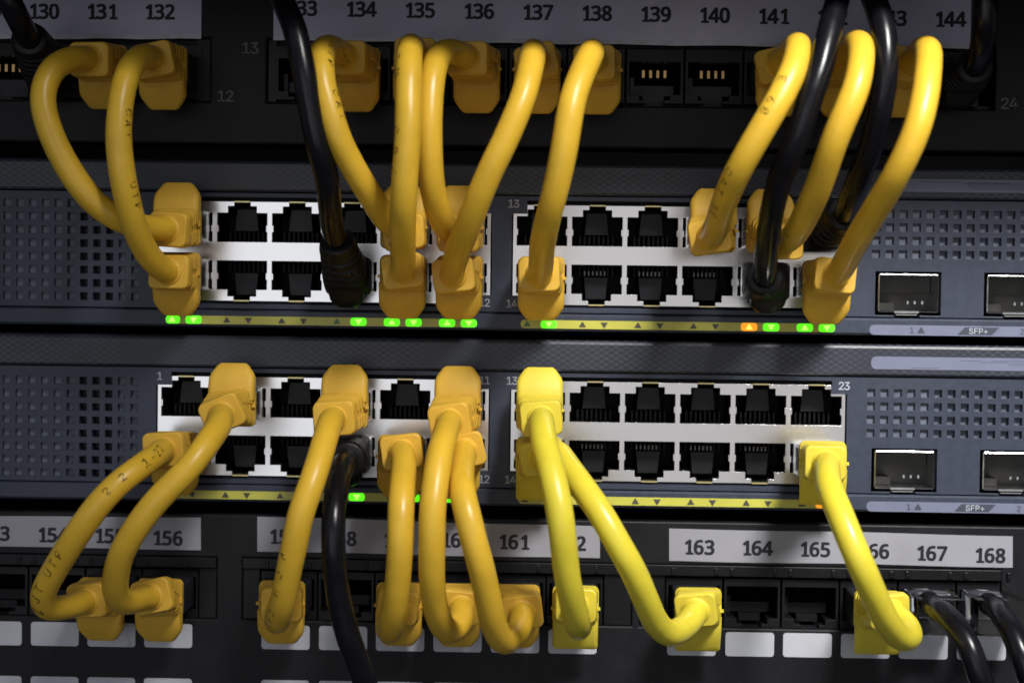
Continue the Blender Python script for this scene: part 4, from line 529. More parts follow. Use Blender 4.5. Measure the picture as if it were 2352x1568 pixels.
def make_jack(root, off, x, z, gold=True, w=14.3, top=4.8, bot=3.6, mname='jack_black'):
    """one RJ45 jack module face (latch notch below)"""
    mb = MB(); 
    z0, z1 = z-PH/2-bot, z+PH/2+top
    kh = [(x-6.45, x+6.45, z-4.1, z+4.1), (x-3.9, x+3.9, z-5.5, z-4.05), (x-2.3, x+2.3, z-6.5, z-5.45)]
    plate(mb, x-w/2, x+w/2, z0, z1, [kh], 1.0, 3.0)
    mb.v = [(a-off.x, b-off.y, c-off.z) for a, b, c in mb.v]
    j = mb.build('jack', mname, root, bevel=0.15)
    mb = MB()
    mb.box(x-7.0, x+7.0, 13, 13.4, z-7, z+4.6)
    mb.box(x-7.0, x-6.5, 3.9, 13, z-7, z+4.6); mb.box(x+6.5, x+7.0, 3.9, 13, z-7, z+4.6)
    mb.box(x-6.5, x+6.5, 3.9, 13, z+4.15, z+4.6); mb.box(x-6.5, x+6.5, 3.9, 13, z-7, z-6.6)
    mb.box(x-6.45, x-4.0, 3.95, 12.9, z-6.6, z-4.15); mb.box(x+4.0, x+6.45, 3.95, 12.9, z-6.6, z-4.15)
    mb.v = [(a-off.x, b-off.y, c-off.z) for a, b, c in mb.v]
    mb.build('jack_cavity', 'socket_black', j, merge=False)
    mb = MB()
    mb.box(x-5.2, x+5.2, 7.5, 12.9, z-3.6, z-1.0); mb.box(x-2.7, x+2.7, 6.0, 12.9, z-5.6, z-3.65)
    mb.box(x-6.0, x-4.9, 6.0, 12.9, z-3.9, z+0.9)
    mb.v = [(a-off.x, b-off.y, c-off.z) for a, b, c in mb.v]
    mb.build('jack_tongue', 'jack_grey' if gold else 'jack_dim', j, merge=False)
    if gold:
        mb = MB()
        for q in range(4):
            xx = x-2.55+q*1.84
            mb.box(xx-0.33, xx+0.33, 7.0, 7.3, z+1.0, z+2.9)
        mb.v = [(a-off.x, b-off.y, c-off.z) for a, b, c in mb.v]
        mb.build('contacts', 'gold', j, merge=False)
    return j

def offs(mbx, off): mbx.v = [(a-off.x, b-off.y, c-off.z) for a, b, c in mbx.v]; return mbx

# --- upper panel
root = thing('patch_bay', 'upper black patch panel with a grey paper strip numbered 133 to 144', 'patch panel', None, 'patch panels above and below the switches')
off = Vector((85, 30, 46)); root.location = off*S
ZT, ZB = 68.3, at(1176, 337).z
lx1 = at(482, 165).x; rx0 = at(613, 165).x; rx1 = at(2287, 190).x
zo1, zo0 = UZ+9.0, UZ-7.1
mb = MB(); plate(mb, XL, XR, ZB, ZT, [[(XL+2, lx1, zo0, zo1)], [(rx0, rx1, zo0, zo1)]], 0.0, 5.0)
offs(mb, off).build('face_plate', 'panel_black', root, bevel=0.5)
mb = MB(); mb.box(XL, XR, 12, 14, ZB+0.6, ZT)
mb.box(XL, XR, 5.01, 11.9, ZB+0.02, ZB+1.2)
offs(mb, off).build('back_plate', 'rack_dark', root, merge=False)
for g, (n0, n1, a, b) in enumerate(((124, 132, XL+2, lx1), (133, 144, rx0, rx1))):
    mb = MB(); mb.box(a-0.4, b+0.4, 4.2, 5.6, zo0-0.4, zo0+1.4); mb.box(a-0.4, b+0.4, 4.2, 5.6, zo1-1.0, zo1+0.4)
    mb.box(b-3.6 if g == 0 else a+0.2, b-0.2 if g == 0 else a+2.2, 1.2, 5.6, zo0+0.3, zo1-0.3)
    offs(mb, off).build('jack_frame', 'jack_black', root, merge=False)
    for n in range(n0, n1+1):
        make_jack(root, off, jack_x_upper(n), UZ, gold=True, top=3.6, bot=2.6)
for (x0p, x1p, ya, yb_, first, last) in ((-700, 462, 82, 83, 124, 132), (628, 2229, 86, 106, 133, 144)):
    A, Bq = at(x0p, ya, 0.4), at(x1p, yb_, 0.4)
    mb = MB(); zt_ = ZT-0.8
    ns = 24; top = []; bot = []
    for k in range(ns+1):
        t = k/ns; x = A.x+(Bq.x-A.x)*t; z = A.z+(Bq.z-A.z)*t+0.12*math.sin(k*1.7)*(0 < k < ns)
        bot.append((x, z))
    pts = bot+[(Bq.x, zt_), (A.x, zt_)]
    mb.slab(pts, -0.42, -0.12)
    ls = offs(mb, off).build('label_strip', 'paper_gloss', root)
    # clear tape edge along the foot of the strip
    mb = MB()
    for k in range(ns):
        (xa, za), (xb, zb_) = bot[k], bot[k+1]
        mb.quad((xa, -0.46, za-0.75), (xb, -0.46, zb_-0.75), (xb, -0.5, zb_+0.35), (xa, -0.5, za+0.35))
        mb.quad((xa, -0.46, za-0.75), (xb, -0.46, zb_-0.75), (xb, -0.1, zb_-0.75), (xa, -0.1, za-0.75))
    offs(mb, off).build('tape_edge', 'tape', ls, smooth=40)
    for n in range(first, last+1):
        px = 828+(n-134)*135.35 if n >= 133 else 366+(n-132)*133.0
        py = 22+(n-134)*2.3 if n >= 133 else 28+(n-132)*0.6
        p = at(px, py, 0.45)
        print_text('printed_number', str(n), p.x-off.x, p.z-off.z, p.y-off.y, 3.55, 2.68, 'ink', ls, face='A', serif1=True)
for t_, px, py in (('13', 575, 111), ('12', 518, 221), ('24', 2318, 238)):
    p = at(px, py, 0.03); print_text('port_number', t_, p.x-off.x, p.z-off.z, p.y-off.y, 2.75, 2.15, 'print_dim', root)

# --- lower panel
root = thing('patch_bay', 'lower black patch panel with white write-on boxes and paper strips numbered up to 168', 'patch panel', None, 'patch panels above and below the switches')
off = Vector((85, 30, -90)); root.location = off*S
ZT, ZB = at(1176, 1192).z, -155.0
opn = []
for (a, b) in ((None, 497), (556, 1452), (1470, 2300)):
    xa = XL+2 if a is None else at(a, 1345).x; xb = at(b, 1345).x
    opn.append((xa, xb, LZ-6.6, LZ+9.3))
mb = MB(); plate(mb, XL, XR, ZB, ZT, [[r] for r in opn], 0.0, 5.0)
offs(mb, off).build('face_plate', 'panel_black', root, bevel=0.4)
mb = MB(); mb.box(XL, XR, 12, 14, ZB, ZT-0.5); offs(mb, off).build('back_plate', 'rack_dark', root)
for (a, b, c, d), (n0, n1) in zip(opn, ((152, 156), (157, 162), (163, 168))):
    mb = MB()
    xl, xr = jack_x_lower(n0)-7.3, jack_x_lower(n1)+7.3
    mb.box(a+0.1, xl-0.1, 0.6, 4.8, c+0.1, d-2.9) if xl-a > 0.5 else None
    mb.box(xr+0.1, b-0.1, 0.6, 4.8, c+0.1, d-2.9) if b-xr > 0.5 else None
    mb.box(a+0.1, b-0.1, -0.35, 4.8, d-2.8, d-0.05)                       # hinged bar above the jacks
    for n in range(n0, n1+1):
        x = jack_x_lower(n)
        mb.box(x-5.9, x-4.9, -0.75, -0.36, d-2.4, d-0.6); mb.box(x+4.9, x+5.9, -0.75, -0.36, d-2.4, d-0.6)
    offs(mb, off).build('jack_frame', 'jack_black', root, merge=False, bevel=0.2)
    for n in range(n0, n1+1):
        make_jack(root, off, jack_x_lower(n), LZ-0.2, gold=False, top=2.3, bot=2.6, w=14.2)
for (x0p, y0, y1, x1p, y2, y3, ns) in ((-600, 1183, 1245, 461, 1188, 1263, ((152, -13-131, 1221), (153, -13, 1224), (154, 120, 1228), (155, 251, 1230), (156, 384, 1235))),
        (591, 1186, 1266, 1378, 1208, 1281, ((157, 652, 1232), (158, 783, 1236), (159, 914, 1240), (160, 1047, 1240), (161, 1179, 1244), (162, 1310, 1247))),
        (1537, 1213, 1287, 2326, 1231, 1303, ((163, 1605, 1256), (164, 1738, 1258), (165, 1871, 1261), (166, 2006, 1265), (167, 2139, 1270), (168, 2273, 1275)))):
    c = [at(x0p, y0, 0.3), at(x1p, y2, 0.3), at(x1p, y3, 0.3), at(x0p, y1, 0.3)]
    n_ = 14; top, bot = [], []
    for k in range(n_+1):
        t = k/n_; e = 0.18*math.sin(t*7.0+x0p)*math.sin(math.pi*t)
        p = c[0].lerp(c[1], t); q = c[3].lerp(c[2], t); top.append((p.x, p.z+e)); bot.append((q.x, q.z+e))
    mb = MB(); mb.slab(bot+top[::-1], -0.34, -0.06)
    ls = offs(mb, off).build('label_strip', 'paper', root)
    for n, px, py in ns:
        p = at(px, py, 0.37)
        print_text('printed_number', str(n), p.x-off.x, p.z-off.z, p.y-off.y, 3.45, 2.72, 'ink', ls, face='A', serif1=True, rot=-0.008)
BX = [-5, 126, 256, 386.5, 656, 788, 919, 1051, 1183, 1315, 1588.5, 1722, 1854.5, 1987.5, 2120.5, 2254]
for i, bx in enumerate(BX):
    py = 1455+(bx-126)*0.0150
    p = at(bx, py, 0.1)
    for row in (0, 1):
        z = p.z-row*14.0
        mb = MB(); mb.slab(rr_at(p.x-6.15, p.x+6.15, z-3.05, z+3.05, 0.8), -0.16, 0.02)
        offs(mb, off).build('write_on_box', 'white_field', root)
mb = MB()
p = at(305, 1470, 0.2)
for k in range(7): mb.box(p.x-1.6+0.35*random.random()*k*0.6, p.x-1.25+0.2*k, -0.2, -0.165, p.z+1.8-0.55*k, p.z+1.95-0.55*k)
offs(mb, off).build('scuff_mark', 'plate_grey', root, merge=False)

# ------------------------------------------------------------------ cables
def hermite(p0, t0, p1, t1, t):
    t2, t3 = t*t, t*t*t
    return p0*(2*t3-3*t2+1)+t0*(t3-2*t2+t)+p1*(-2*t3+3*t2)+t1*(t3-t2)
def spline(pts, step=1.2):
    """centripetal Catmull-Rom through the points, resampled evenly"""
    P_ = [pts[0]*2-pts[1]]+pts+[pts[-1]*2-pts[-2]]; out = []
    for i in range(1, len(P_)-2):
        p0, p1, p2, p3 = P_[i-1:i+3]
        d = lambda a, b: max((a-b).length, 1e-4)**0.5
        t0 = 0; t1 = t0+d(p0, p1); t2 = t1+d(p1, p2); t3 = t2+d(p2, p3)
        for k in range(12):
            t = t1+(t2-t1)*k/12
            a1 = p0*((t1-t)/(t1-t0))+p1*((t-t0)/(t1-t0)); a2 = p1*((t2-t)/(t2-t1))+p2*((t-t1)/(t2-t1)); a3 = p2*((t3-t)/(t3-t2))+p3*((t-t2)/(t3-t2))
            b1 = a1*((t2-t)/(t2-t0))+a2*((t-t0)/(t2-t0)); b2 = a2*((t3-t)/(t3-t1))+a3*((t-t1)/(t3-t1))
            out.append(b1*((t2-t)/(t2-t1))+b2*((t-t1)/(t2-t1)))
    out.append(pts[-1].copy())
    for _ in range(3):
        out = [out[0]]+[(out[i-1]+out[i]*2+out[i+1])/4 for i in range(1, len(out)-1)]+[out[-1]]
    res = [out[0]]; acc = 0
    for a, b in zip(out, out[1:]):
        L = (b-a).length
        if L < 1e-6: continue
        pos = step-acc
        while pos <= L: res.append(a.lerp(b, pos/L)); pos += step
        acc = (acc+L) % step
    res.append(out[-1])
    for _ in range(4):
        res = [res[0]]+[(res[i-1]+res[i]*2+res[i+1])/4 for i in range(1, len(res)-1)]+[res[-1]]
    return res
def tangents(path):
    n = len(path); return [(path[min(i+1, n-1)]-path[max(i-1, 0)]).normalized() for i in range(n)]
def tube_rings(path, r, off, m=20, seed=0):
    T_ = tangents(path); up = Vector((0, -1, 0))
    nrm = (up-T_[0]*up.dot(T_[0]))
    if nrm.length < 0.1: nrm = Vector((0, 0, 1))-T_[0]*T_[0].z
    nrm.normalize(); rings = []
    rnd = random.Random(seed); ph = [rnd.uniform(0, 6.3) for _ in range(4)]
    for i, p in enumerate(path):
        t = T_[i]; nrm = (nrm-t*nrm.dot(t)).normalized(); b = t.cross(nrm)
        k = i*1.2
        rr = r*(1+0.013*math.sin(k/9+ph[0])+0.009*math.sin(k/4.3+ph[1]))
        rings.append([p+nrm*(rr*math.cos(2*math.pi*q/m))+b*(rr*math.sin(2*math.pi*q/m))-off for q in range(m)])
    return rings
def print_on(path, r, off, s0, txt, h, adv, material, parent, phi0=0.0, flip=False, name='printed_text'):
    V, F = text_faces(txt, h, adv, 'B')
    bm = bmesh.new(); vs = [bm.verts.new((x, y, 0)) for x, y in V]
    for f in F:
        try: bm.faces.new([vs[i] for i in f])
        except ValueError: pass
    y = -h/2+0.3
    while y < h/2:
        bmesh.ops.bisect_plane(bm, geom=bm.verts[:]+bm.edges[:]+bm.faces[:], plane_co=(0, y, 0), plane_no=(0, 1, 0)); y += 0.3
    x = -adv*len(txt)/2
    while x < adv*len(txt)/2:
        bmesh.ops.bisect_plane(bm, geom=bm.verts[:]+bm.edges[:]+bm.faces[:], plane_co=(x, 0, 0), plane_no=(1, 0, 0)); x += 0.8
    cum = [0.0]
    for a, b in zip(path, path[1:]): cum.append(cum[-1]+(b-a).length)
    T_ = tangents(path); mbx = MB(); bm.verts.index_update()
    for v in bm.verts:
        s = s0+(-v.co.x if flip else v.co.x); s = min(max(s, 0.01), cum[-1]-0.01)
        i = max(k for k in range(len(cum)) if cum[k] <= s); i = min(i, len(path)-2)
        f = (s-cum[i])/max(cum[i+1]-cum[i], 1e-6); p = path[i].lerp(path[i+1], f); t = T_[i].lerp(T_[i+1], f).normalized()
        n0 = Vector((0, -1, 0))-t*(-t.y); n0.normalize(); b = t.cross(n0)
        ph = phi0+(v.co.y if flip else -v.co.y)/r
        q = p+(n0*math.cos(ph)+b*math.sin(ph))*(r*1.028)-off; mbx.v.append(tuple(q))
    for f in bm.faces: mbx.f.append(tuple(v.index for v in f.verts))
    bm.free()
    return mbx.build(name, material, parent, merge=False)

EX = Vector((1, 0, 0)); EZ = Vector((0, 0, 1)); EO = Vector((0, -1, 0))
def frame(n, roll):
    """axes of a section whose normal is n: x axis and z axis, rolled"""
    z = (EZ-n*EZ.dot(n)).normalized(); x = n.cross(z)*1.0
    if x.dot(EX) < 0: x = -x
    c, s = math.cos(roll), math.sin(roll)
    return x*c+z*s, z*c-x*s

def boot_yellow(base, latch, facec, n, roll, material, parent, off, d0=9.3, slim=False):
    """moulded square boot with stepped ribs and a latch hood; latch=+1 hood above, -1 below"""
    mb = MB(); L = (facec-base).length
    b0 = base+EO*d0
    W0, H0, W1, H1 = 11.6, 9.8, 9.8, 8.1
    seq = [(0.0, 0.97), (0.02, 1.0), (0.13, 1.0)]
    for k in range(4):
        a = 0.13+k*0.15
        seq += [(a+0.002, 0.52), (a+0.082, 0.52), (a+0.084, 0.985), (a+0.15, 0.97)]
    seq += [(0.735, 0.97), (0.78, 1.0), (0.965, 1.0), (0.988, 0.975), (1.0, 0.93)]
    rings = []; Ld = (facec-b0).length
    for t, k in seq:
        c = hermite(b0, EO*Ld*0.9, facec, n*Ld*0.9, t)
        nn = (EO*(1-t)+n*t).normalized(); e = t*t*(3-2*t)
        x, z = frame(nn, roll*e)
        w_, h_ = (W0+(W1-W0)*t), (H0+(H1-H0)*t)
        kk = 1-(1-k)*0.8
        nd = 0.55 if 0.131 < t < 0.74 else 0.0
        sec = rrect(w_*kk, h_*k, 1.5, 4); hw = w_*kk/2
        sec = [(hw, -0.95), (hw-nd, -0.7), (hw-nd, 0.7), (hw, 0.95)]+sec[:10]+[(-hw, 0.95), (-hw+nd, 0.7), (-hw+nd, -0.7), (-hw, -0.95)]+sec[10:]
        c = c-z*latch*0.45*(1-t)
        rings.append([c+x*u+z*v-off for u, v in sec])
    mb.loft(rings)
    # hood over the latch
    hs = ((1.5, 13.6), (4.4, 13.3), (5.6, 12.9), (6.8, 12.4), (8.0, 11.8), (9.0, 11.2), (9.9, 10.6), (10.4, 10.1))
    rings = []
    for h, o_ in hs:
        if h < 7.4: w_ = 11.4
        else: w_ = 11.4-(h-7.4)/(10.4-7.4)*4.4
        if slim: w_ = 11.2
        if h > 10.2: w_ -= 0.8
        dep = o_-8.6+d0-9.3; cc = base+EZ*latch*h+EO*(8.6+d0-9.3+dep/2)
        rings.append([cc+EX*u+EO*v-off for u, v in rrect(w_, dep, min(1.3, dep/2.2), 4)])
    mb.loft(rings)
    # little moulding pip at the side
    for s in (-1, 1):
        cc = base+EX*s*5.6+EO*(d0+2.4)-off; q = 0.45
        mb.box(cc.x-q, cc.x+q, cc.y-q, cc.y+q, cc.z-q*0.8, cc.z+q*0.8)
    bo = mb.build('boot', material, parent, smooth=28, merge=False)
    return bo
def boot_black(base, latch, facec, n, material, parent, off, d0=6.0, hood=7.6, collar=True):
    mb = MB(); b0 = base+EO*d0; Ld = (facec-b0).length; rings = []
    seq = [(0.0, 1.0), (0.30, 1.0)]
    for k in range(5):
        a = 0.33+k*0.115; seq += [(a, 0.90), (a+0.03, 0.90), (a+0.045, 1.0), (a+0.10, 1.0)]
    seq += [(0.93, 0.94), (0.985, 0.94), (1.0, 0.86)]
    for t, k in seq:
        c = hermite(b0, EO*Ld*1.1, facec, n*Ld*0.9, t); e = t*t*(3-2*t)
        nn = (EO*(1-e)+n*e).normalized(); x, z = frame(nn, 0)
        w_ = 11.6+(8.8-11.6)*t; h_ = 9.4+(8.6-9.4)*t; r_ = 1.4+(4.3-1.4)*min(t*1.3, 1)
        rings.append([c+x*u*k+z*v*k-off for u, v in rrect(w_, h_, r_, 5)])
    mb.loft(rings)
    rings = []
    for h, o_, w_ in ((1.5, 13.5, 9.0), (4.0, 12.5, 8.8), (6.0, 10.6, 8.2), (7.2, 9.2, 6.4), (hood+0.3, 8.2, 4.2)):
        dep = o_-5.5; cc = base+EZ*latch*h+EO*(5.5+dep/2)
        rings.append([cc+EX*u+EO*v-off for u, v in rrect(w_, dep, min(1.6, dep/2.2), 4)])
    mb.loft(rings)
    return mb.build('boot', material, parent, smooth=38, merge=False)
def shell(base, parent, off, front=9.6, wide=11.5, high=7.9, material='shell_metal', back=1.5, name='plug_shell'):
    mb = MB()
    rings = []
    for d, k in ((-back, 1.0), (front-0.4, 1.0), (front, 0.97)):
        rings.append([base+EX*u*k+EZ*v*k+EO*d-off for u, v in rrect(wide, high, 0.7, 3)])
    mb.loft(rings); 
    return mb.build(name, material, parent, smooth=35)

def jackpos(spec):
    kind = spec[0]
    if kind == 'S': _, sw, row, c = spec; return Vector((port_x(c), 0.5, port_z(sw, row))), (1 if row == 0 else -1)
    if kind == 'U': return Vector((jack_x_upper(spec[1]), 0.5, UZ)), -1
    if kind == 'L': return Vector((jack_x_lower(spec[1]), 0.5, LZ)), -1

def cable(label, group, jm, bm_, r, pts, ends, style='yellow', prints=(), name='patch_cable', square=()):
    """pts: (px,py,d) along the jacket. ends: per end None (runs on out of the photograph) or (jack, face px, face py, face d, roll, pull)"""
    W = [at(*p) for p in pts]
    base = None
    for e in ends:
        if e: base = jackpos(e[0])[0]; break
    root = thing(name, label, 'cable', None, group)
    off = base.copy(); root.location = off*S
    segs = list(W); boots = []; kindof = [e[0][0] if e else None for e in ends]
    for idx, e in enumerate(ends):
        if not e: continue
        jack, fx, fy, fd, roll, pull = e
        b, latch = jackpos(jack); fc = at(fx, fy, fd+(1.6 if style == 'yellow' else 0))
        nxt = W[1] if idx == 0 else W[-2]
        dirn = (nxt-fc).normalized()
        n = (EO*(1-pull)+dirn*pull).normalized()
        if n.y > -0.25: n = (n+EO*0.5).normalized()
        boots.append((b, latch, fc, n, math.radians(roll), idx))
        inner = fc-n*4.0
        if idx == 0: segs[0] = fc+n*1.0; segs.insert(0, inner)
        else: segs[-1] = fc+n*1.0; segs.append(inner)
    path = spline(segs); q = len(path); f0 = random.uniform(0, 6.3)
    path = [p+Vector((math.sin(i/5.4+f0), 0.6*math.sin(i/4.7+2*f0), 0.7*math.sin(i/6.3+3*f0)))*(0.22*min(i, q-1-i, 8)/8) for i, p in enumerate(path)]
    mb = MB(); mb.loft(tube_rings(path, r, off, 22, seed=len(label)*7+int(pts[0][0])), True, True)
    ja = mb.build('jacket', jm, root, smooth=60)
    for b, latch, fc, n, roll, idx in boots:
        if style == 'yellow':
            bo = boot_yellow(b, latch, fc, n, roll, bm_, root, off, slim=idx in square)
            # strain collar where the jacket leaves the boot
            x, z = frame(n, 0); mbc = MB()
            rg = []
            for q, rr in ((-0.6, r+0.55), (0.10, r+0.40), (0.45, r+0.12), (0.7, r-0.3)):
                rg.append([fc+n*q+x*(rr*math.cos(a*math.pi/10))+z*(rr*math.sin(a*math.pi/10))-off for a in range(20)])
            mbc.loft(rg); mbc.build('strain_collar', bm_, bo, smooth=60)
            shell(b, bo, off, material='shell_metal' if kindof[idx] == 'S' else 'jack_grey')
        elif style == 'black':
            bo = boot_black(b, latch, fc, n, bm_, root, off); shell(b, bo, off, front=5.8)
        else:
            sh = shell(b, root, off, front=13.5, wide=11.7, high=8.2, material='clear_plastic', back=1.0, name='clear_plug')
            mbl = MB(); mbl.box(b.x-3.0-off.x, b.x+3.0-off.x, -9-off.y, -2-off.y, b.z-5.6-off.z, b.z-4.9-off.z)
            mbl.build('latch_tab', 'clear_plastic', sh)
    for (s, t_, h, adv, phi, flip, mname) in prints:
        L = sum((b-a).length for a, b in zip(path, path[1:]))
        print_on(path, r, off, s*L, t_, h, adv, mname, ja, phi, flip)
    return root

YG = 'ochre yellow patch cables between panel and switch'; LG = 'lemon yellow patch cables'; BG = 'black patch cables'
R0 = 2.95
K = 'cable_ink'
def yc(label, pts, e0, e1, prints=()): return cable(label, YG, 'ochre_jacket', 'ochre_boot', R0, pts, (e0, e1), prints=prints)
def lc(label, pts, e0, e1, prints=(), square=(0, 1)): return cable(label, LG, 'lemon_jacket', 'lemon_boot', R0+0.05, pts, (e0, e1), prints=prints, square=square)
def bc(label, pts, e0, e1, prints=(), style='black'): return cable(label, BG, 'black_jacket', 'black_boot', 2.75, pts, (e0, e1), style, prints)

# upper panel to upper switch
yc('ochre cable looping far left from the jack below label 131',
   [(215,137,22),(170,133,29),(125,155,34),(98,210,37),(100,260,38),(125,330,38),(170,405,37),(225,470,35),(290,510,32),(340,523,27),(372,525,23)],
   (('U',131), 203,136,21, 0,0.45), (('S',0,0,0), 383,527,21, -4,0.35))
yc('ochre cable hanging from the jack below label 132',
   [(352,133,22),(328,130,29),(302,152,35),(286,200,39),(277,260,41),(273,330,42),(279,400,42),(290,460,40),(308,520,37),(335,575,32),(363,608,27),(388,622,23)],
   (('U',132), 349,137,21, 12,0.4), (('S',0,1,0), 386,624,21, 0,0.3),
   prints=((0.42,'CAT',1.8,2.6,-1.05,False,K),(0.62,'UTP',1.6,2.4,-1.0,False,K)))
yc('ochre cable bowing left from the jack below label 134',
   [(790,124,22),(765,110,30),(742,116,38),(737,150,43),(740,195,45),(755,250,46),(777,317,46),(815,388,43),(852,448,39),(886,503,33),(915,540,26)],
   (('U',134), 792,132,21, 0,0.35), (('S',0,0,4), 926,533,21, 5,0.3), prints=((0.13,'2403',1.8,2.2,-0.5,False,K),(0.30,'UTP',1.8,2.6,-1.0,False,K),(0.45,'CAT',1.7,2.6,-1.0,False,K)))
yc('ochre cable hanging almost straight down from the jack below label 135',
   [(948,126,23),(945,108,33),(943,115,42),(941,165,48),(937,240,51),(934,320,52),(930,400,51),(928,480,48),(926,550,41),(925,600,33),(925,622,25)],
   (('U',135), 953,126,21, 0,0.3), (('S',0,1,4), 924,622,21, 8,0.25),
   prints=((0.13,'CUTP',1.9,2.1,0.95,False,K),(0.30,'P T H',1.9,2.1,0.95,False,K),(0.52,'C B E',1.9,2.1,0.95,False,K),(0.78,'4 2',1.9,2.3,0.95,False,K)))
yc('ochre cable curving left from the jack below label 136',
   [(1064,131,22),(1036,118,30),(1008,130,38),(995,180,43),(988,235,45),(984,317,46),(991,425,43),(1009,488,38),(1028,523,32),(1042,538,26)],
   (('U',136), 1072,134,21, 0,0.4), (('S',0,0,5), 1052,538,21, 0,0.3))
yc('ochre cable slanting down left from the jack below label 137',
   [(1228,128,24),(1227,117,35),(1218,150,45),(1197,233,51),(1158,333,52),(1129,392,51),(1084,492,46),(1056,559,39),(1044,605,31),(1042,628,24)],
   (('U',137), 1232,140,21, 14,0.3), (('S',0,1,5), 1041,632,21, 8,0.25))
yc('ochre cable dropping from the jack below label 138 to the port beside number 14',
   [(1362,126,24),(1359,117,37),(1350,143,47),(1317,233,54),(1296,333,55),(1276,425,53),(1261,492,49),(1249,558,41),(1243,602,31),(1240,626,24)],
   (('U',138), 1365,143,21, 2,0.3), (('S',0,1,6), 1238,630,21, 2,0.2))
yc('shiny ochre cable with dark print slanting down left from the jack below label 141',
   [(1795,140,24),(1823,110,38),(1836,107,48),(1826,150,55),(1801,205,58),(1748,300,59),(1700,388,56),(1666,459,49),(1643,522,38),(1634,546,29)],
   (('U',141), 1787,147,21, 14,0.45), (('S',0,0,9), 1631,543,22, 10,0.3),
   prints=((0.46,'E 68',1.9,2.5,0.6,False,K),(0.68,'CAT 5E',1.8,2.4,0.75,False,K)))
yc('shiny ochre cable running between two black cables from the jack below label 142',
   [(1936,135,24),(1960,108,40),(1976,105,50),(1974,150,57),(1963,205,60),(1925,305,60),(1888,412,54),(1851,490,46),(1822,540,36),(1804,558,28)],
   (('U',142), 1926,143,21, 4,0.45), (('S',0,0,10), 1798,556,22, 0,0.3), prints=((0.83,'2 4',1.6,2.2,0.8,False,K),))
yc('shiny ochre cable from the jack below label 143 to the plug beside the vents',
   [(2102,140,24),(2120,115,38),(2132,126,50),(2133,170,57),(2127,220,60),(2105,300,62),(2064,388,60),(2025,459,54),(1985,525,45),(1948,588,33),(1928,622,25)],
   (('U',143), 2094,147,21, -4,0.4), (('S',0,1,11), 1920,632,21, -6,0.3))
# lower switch to lower panel
yc('ochre cable printed 1-22 looping lower left to the jack under label 155',
   [(378,1036,23),(355,1048,32),(320,1075,40),(277,1108,44),(235,1150,46),(196,1199,46),(150,1264,44),(115,1324,41),(99,1365,38),(105,1394,35),(135,1397,31),(170,1390,27),(196,1382,22)],
   (('S',1,1,0), 374,1033,21, 4,0.4), (('L',155), 197,1380,21, 6,0.45),
   prints=((0.215,'1-22',2.1,2.3,-0.1,True,K),(0.345,'2 2',1.8,2.0,0.1,True,K),(0.60,'UTP',2.1,2.8,0.2,True,K),(0.73,'ZJT',2.2,3.2,0.2,True,K)))
yc('ochre cable from a twisted plug down to the jack under label 156',
   [(518,958,24),(505,975,33),(470,1025,42),(433,1074,46),(358,1152,48),(302,1230,47),(277,1277,45),(264,1324,42),(262,1358,39),(278,1382,35),(303,1382,31),(328,1374,26),(344,1369,22)],
   (('S',1,0,1), 509,952,21, 24,0.4), (('L',156), 346,1370,21, 14,0.45))
yc('ochre cable crossing label 157, just left of a black cable',
   [(766,957,24),(760,972,33),(740,1030,42),(715,1105,48),(690,1180,50),(678,1250,49),(666,1310,47),(653,1370,44),(640,1410,40),(634,1425,33),(637,1410,26),(641,1397,21)],
   (('S',1,0,3), 766,962,21, 4,0.35), (('L',157), 645,1390,20, 0,0.2), prints=((0.60,'P C H',1.8,2.3,0.6,False,K),(0.74,'CAT',1.8,2.5,0.55,False,K)))
yc('ochre cable hanging straight across label 159, just right of a black cable',
   [(924,1045,24),(926,1060,33),(927,1100,42),(924,1160,48),(921,1230,50),(914,1309,49),(907,1376,46),(899,1430,41),(897,1450,34),(900,1438,27),(906,1412,22)],
   (('S',1,1,4), 922,1038,21, 8,0.35), (('L',159), 912,1395,20, -8,0.2))
yc('middle of three ochre cables side by side, ending in the jack under label 160',
   [(1030,972,24),(1024,992,34),(1013,1040,44),(1003,1100,49),(993,1170,52),(990,1243,52),(990,1309,50),(998,1376,46),(1013,1425,41),(1030,1448,35),(1050,1435,29),(1060,1412,24),(1064,1400,21)],
   (('S',1,0,5), 1032,968,21, 10,0.35), (('L',160), 1058,1396,20, -5,0.25))
yc('lowest sagging ochre cable, ending in the jack under label 161',
   [(1066,1040,24),(1060,1058,34),(1060,1090,43),(1066,1140,50),(1076,1180,53),(1090,1243,54),(1106,1309,53),(1119,1376,50),(1136,1440,45),(1158,1474,39),(1180,1465,32),(1195,1435,26),(1199,1418,21)],
   (('S',1,1,5), 1066,1036,21, 14,0.35), (('L',161), 1199,1407,20, 8,0.25))
lc('lemon yellow cable hanging straight in front of label 162',
   [(1246,957,24),(1246,975,34),(1253,1025,44),(1266,1084,51),(1284,1176,55),(1295,1243,55),(1303,1309,53),(1314,1376,49),(1323,1425,43),(1327,1438,35),(1326,1420,27),(1324,1402,21)],
   (('S',1,0,6), 1243,962,21, 6,0.4), (('L',162), 1323,1392,20, 0,0.2), square=(1,))
lc('lemon yellow cable slanting down right to the jack under label 163',
   [(1255,1040,24),(1278,1036,31),(1305,1070,38),(1337,1117,45),(1376,1176,50),(1414,1243,52),(1454,1309,51),(1486,1376,47),(1510,1432,41),(1535,1455,36),(1562,1446,30),(1584,1425,25),(1595,1410,21)],
   (('S',1,1,6), 1243,1052,20, 8,0.4), (('L',163), 1598,1403,20, 8,0.35))
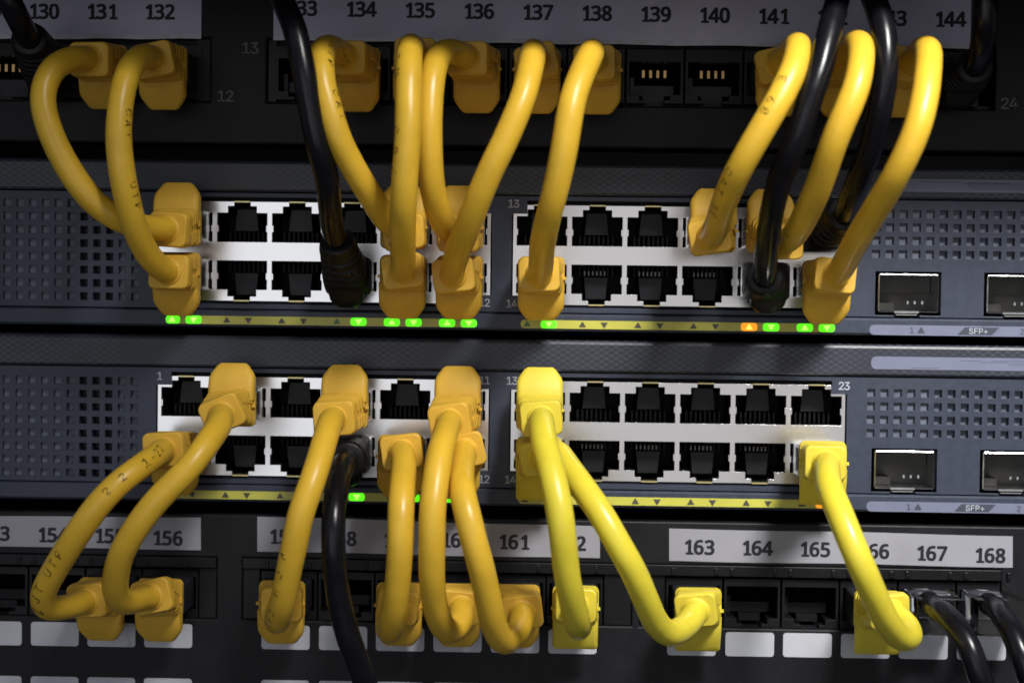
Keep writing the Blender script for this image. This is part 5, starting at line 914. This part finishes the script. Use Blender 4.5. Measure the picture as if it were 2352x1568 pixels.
lc('lemon yellow cable crossing label 166, farthest right of the lemon ones',
   [(1899,1064,24),(1900,1080,33),(1908,1120,42),(1930,1178,49),(1953,1243,53),(1980,1309,54),(2011,1376,51),(2045,1435,46),(2072,1464,40),(2088,1460,33),(2078,1435,27),(2062,1415,22)],
   (('S',1,1,11), 1897,1064,21, 0,0.4), (('L',166), 2045,1405,20, 5,0.4))
# black cables
bc('black cable entering at the top left corner beside label 130',
   [(-90,-150,37),(-30,-75,38),(25,8,37),(48,55,33),(62,85,27)], None, (('U',130), 66,88,24, 0,0.75))
bc('black cable crossing label 133 down to a ribbed black plug',
   [(600,-140,36),(622,-75,38),(647,0,41),(676,67,45),(697,150,47),(712,233,47),(729,333,46),(747,400,43),(757,465,38),(764,515,31),(772,545,27)], None, (('S',0,1,3), 773,552,27, 0,0.85))
bc('black cable crossing label 142 down to the plug above the orange light',
   [(1952,-140,40),(1940,-75,43),(1925,0,47),(1905,83,53),(1883,160,56),(1856,233,57),(1825,333,55),(1797,400,51),(1779,465,47),(1766,525,42),(1757,590,34),(1755,622,27)], None, (('S',0,1,10), 1756,636,22, 0,0.45))
bc('black cable crossing label 143, ending behind a shiny ochre cable',
   [(1958,-140,38),(1980,-75,41),(2007,0,45),(2029,83,50),(2033,167,52),(2026,233,51),(2003,333,46),(1975,400,41),(1952,460,33),(1946,480,28)], None, (('S',0,0,11), 1942,492,25, 0,0.7))
bc('black cable in shadow beside label 144 at the top right corner',
   [(2266,-140,34),(2265,-75,35),(2262,0,37),(2257,80,35),(2250,125,30),(2243,147,26)], None, (('U',144), 2240,152,23, 0,0.7))
bc('black cable hanging from the lower switch past label 158 out of view',
   [(796,1062,26),(788,1075,31),(776,1115,39),(768,1160,44),(764,1200,46),(764,1260,47),(770,1320,46),(780,1380,45),(798,1450,44),(822,1520,42),(845,1590,40),(880,1700,36)], (('S',1,1,3), 797,1056,23, 0,0.6), None)
bc('black cable with white marks leaving the clear plug under label 167',
   [(2140,1388,15),(2158,1402,26),(2190,1432,34),(2220,1476,39),(2240,1523,41),(2260,1574,41),(2300,1690,38)], (('L',167), 2141,1388,12, 0,0.3), None, style='clear',
   prints=((0.13,'Sor',2.6,2.1,0.1,False,'white_ink'),(0.27,'JL',1.6,1.8,-0.9,False,'white_ink')))
bc('black cable leaving the clear plug under label 168 at the lower right corner',
   [(2278,1392,15),(2298,1408,25),(2322,1440,33),(2342,1485,37),(2360,1540,39),(2400,1660,38)], (('L',168), 2279,1392,12, 0,0.3), None, style='clear')
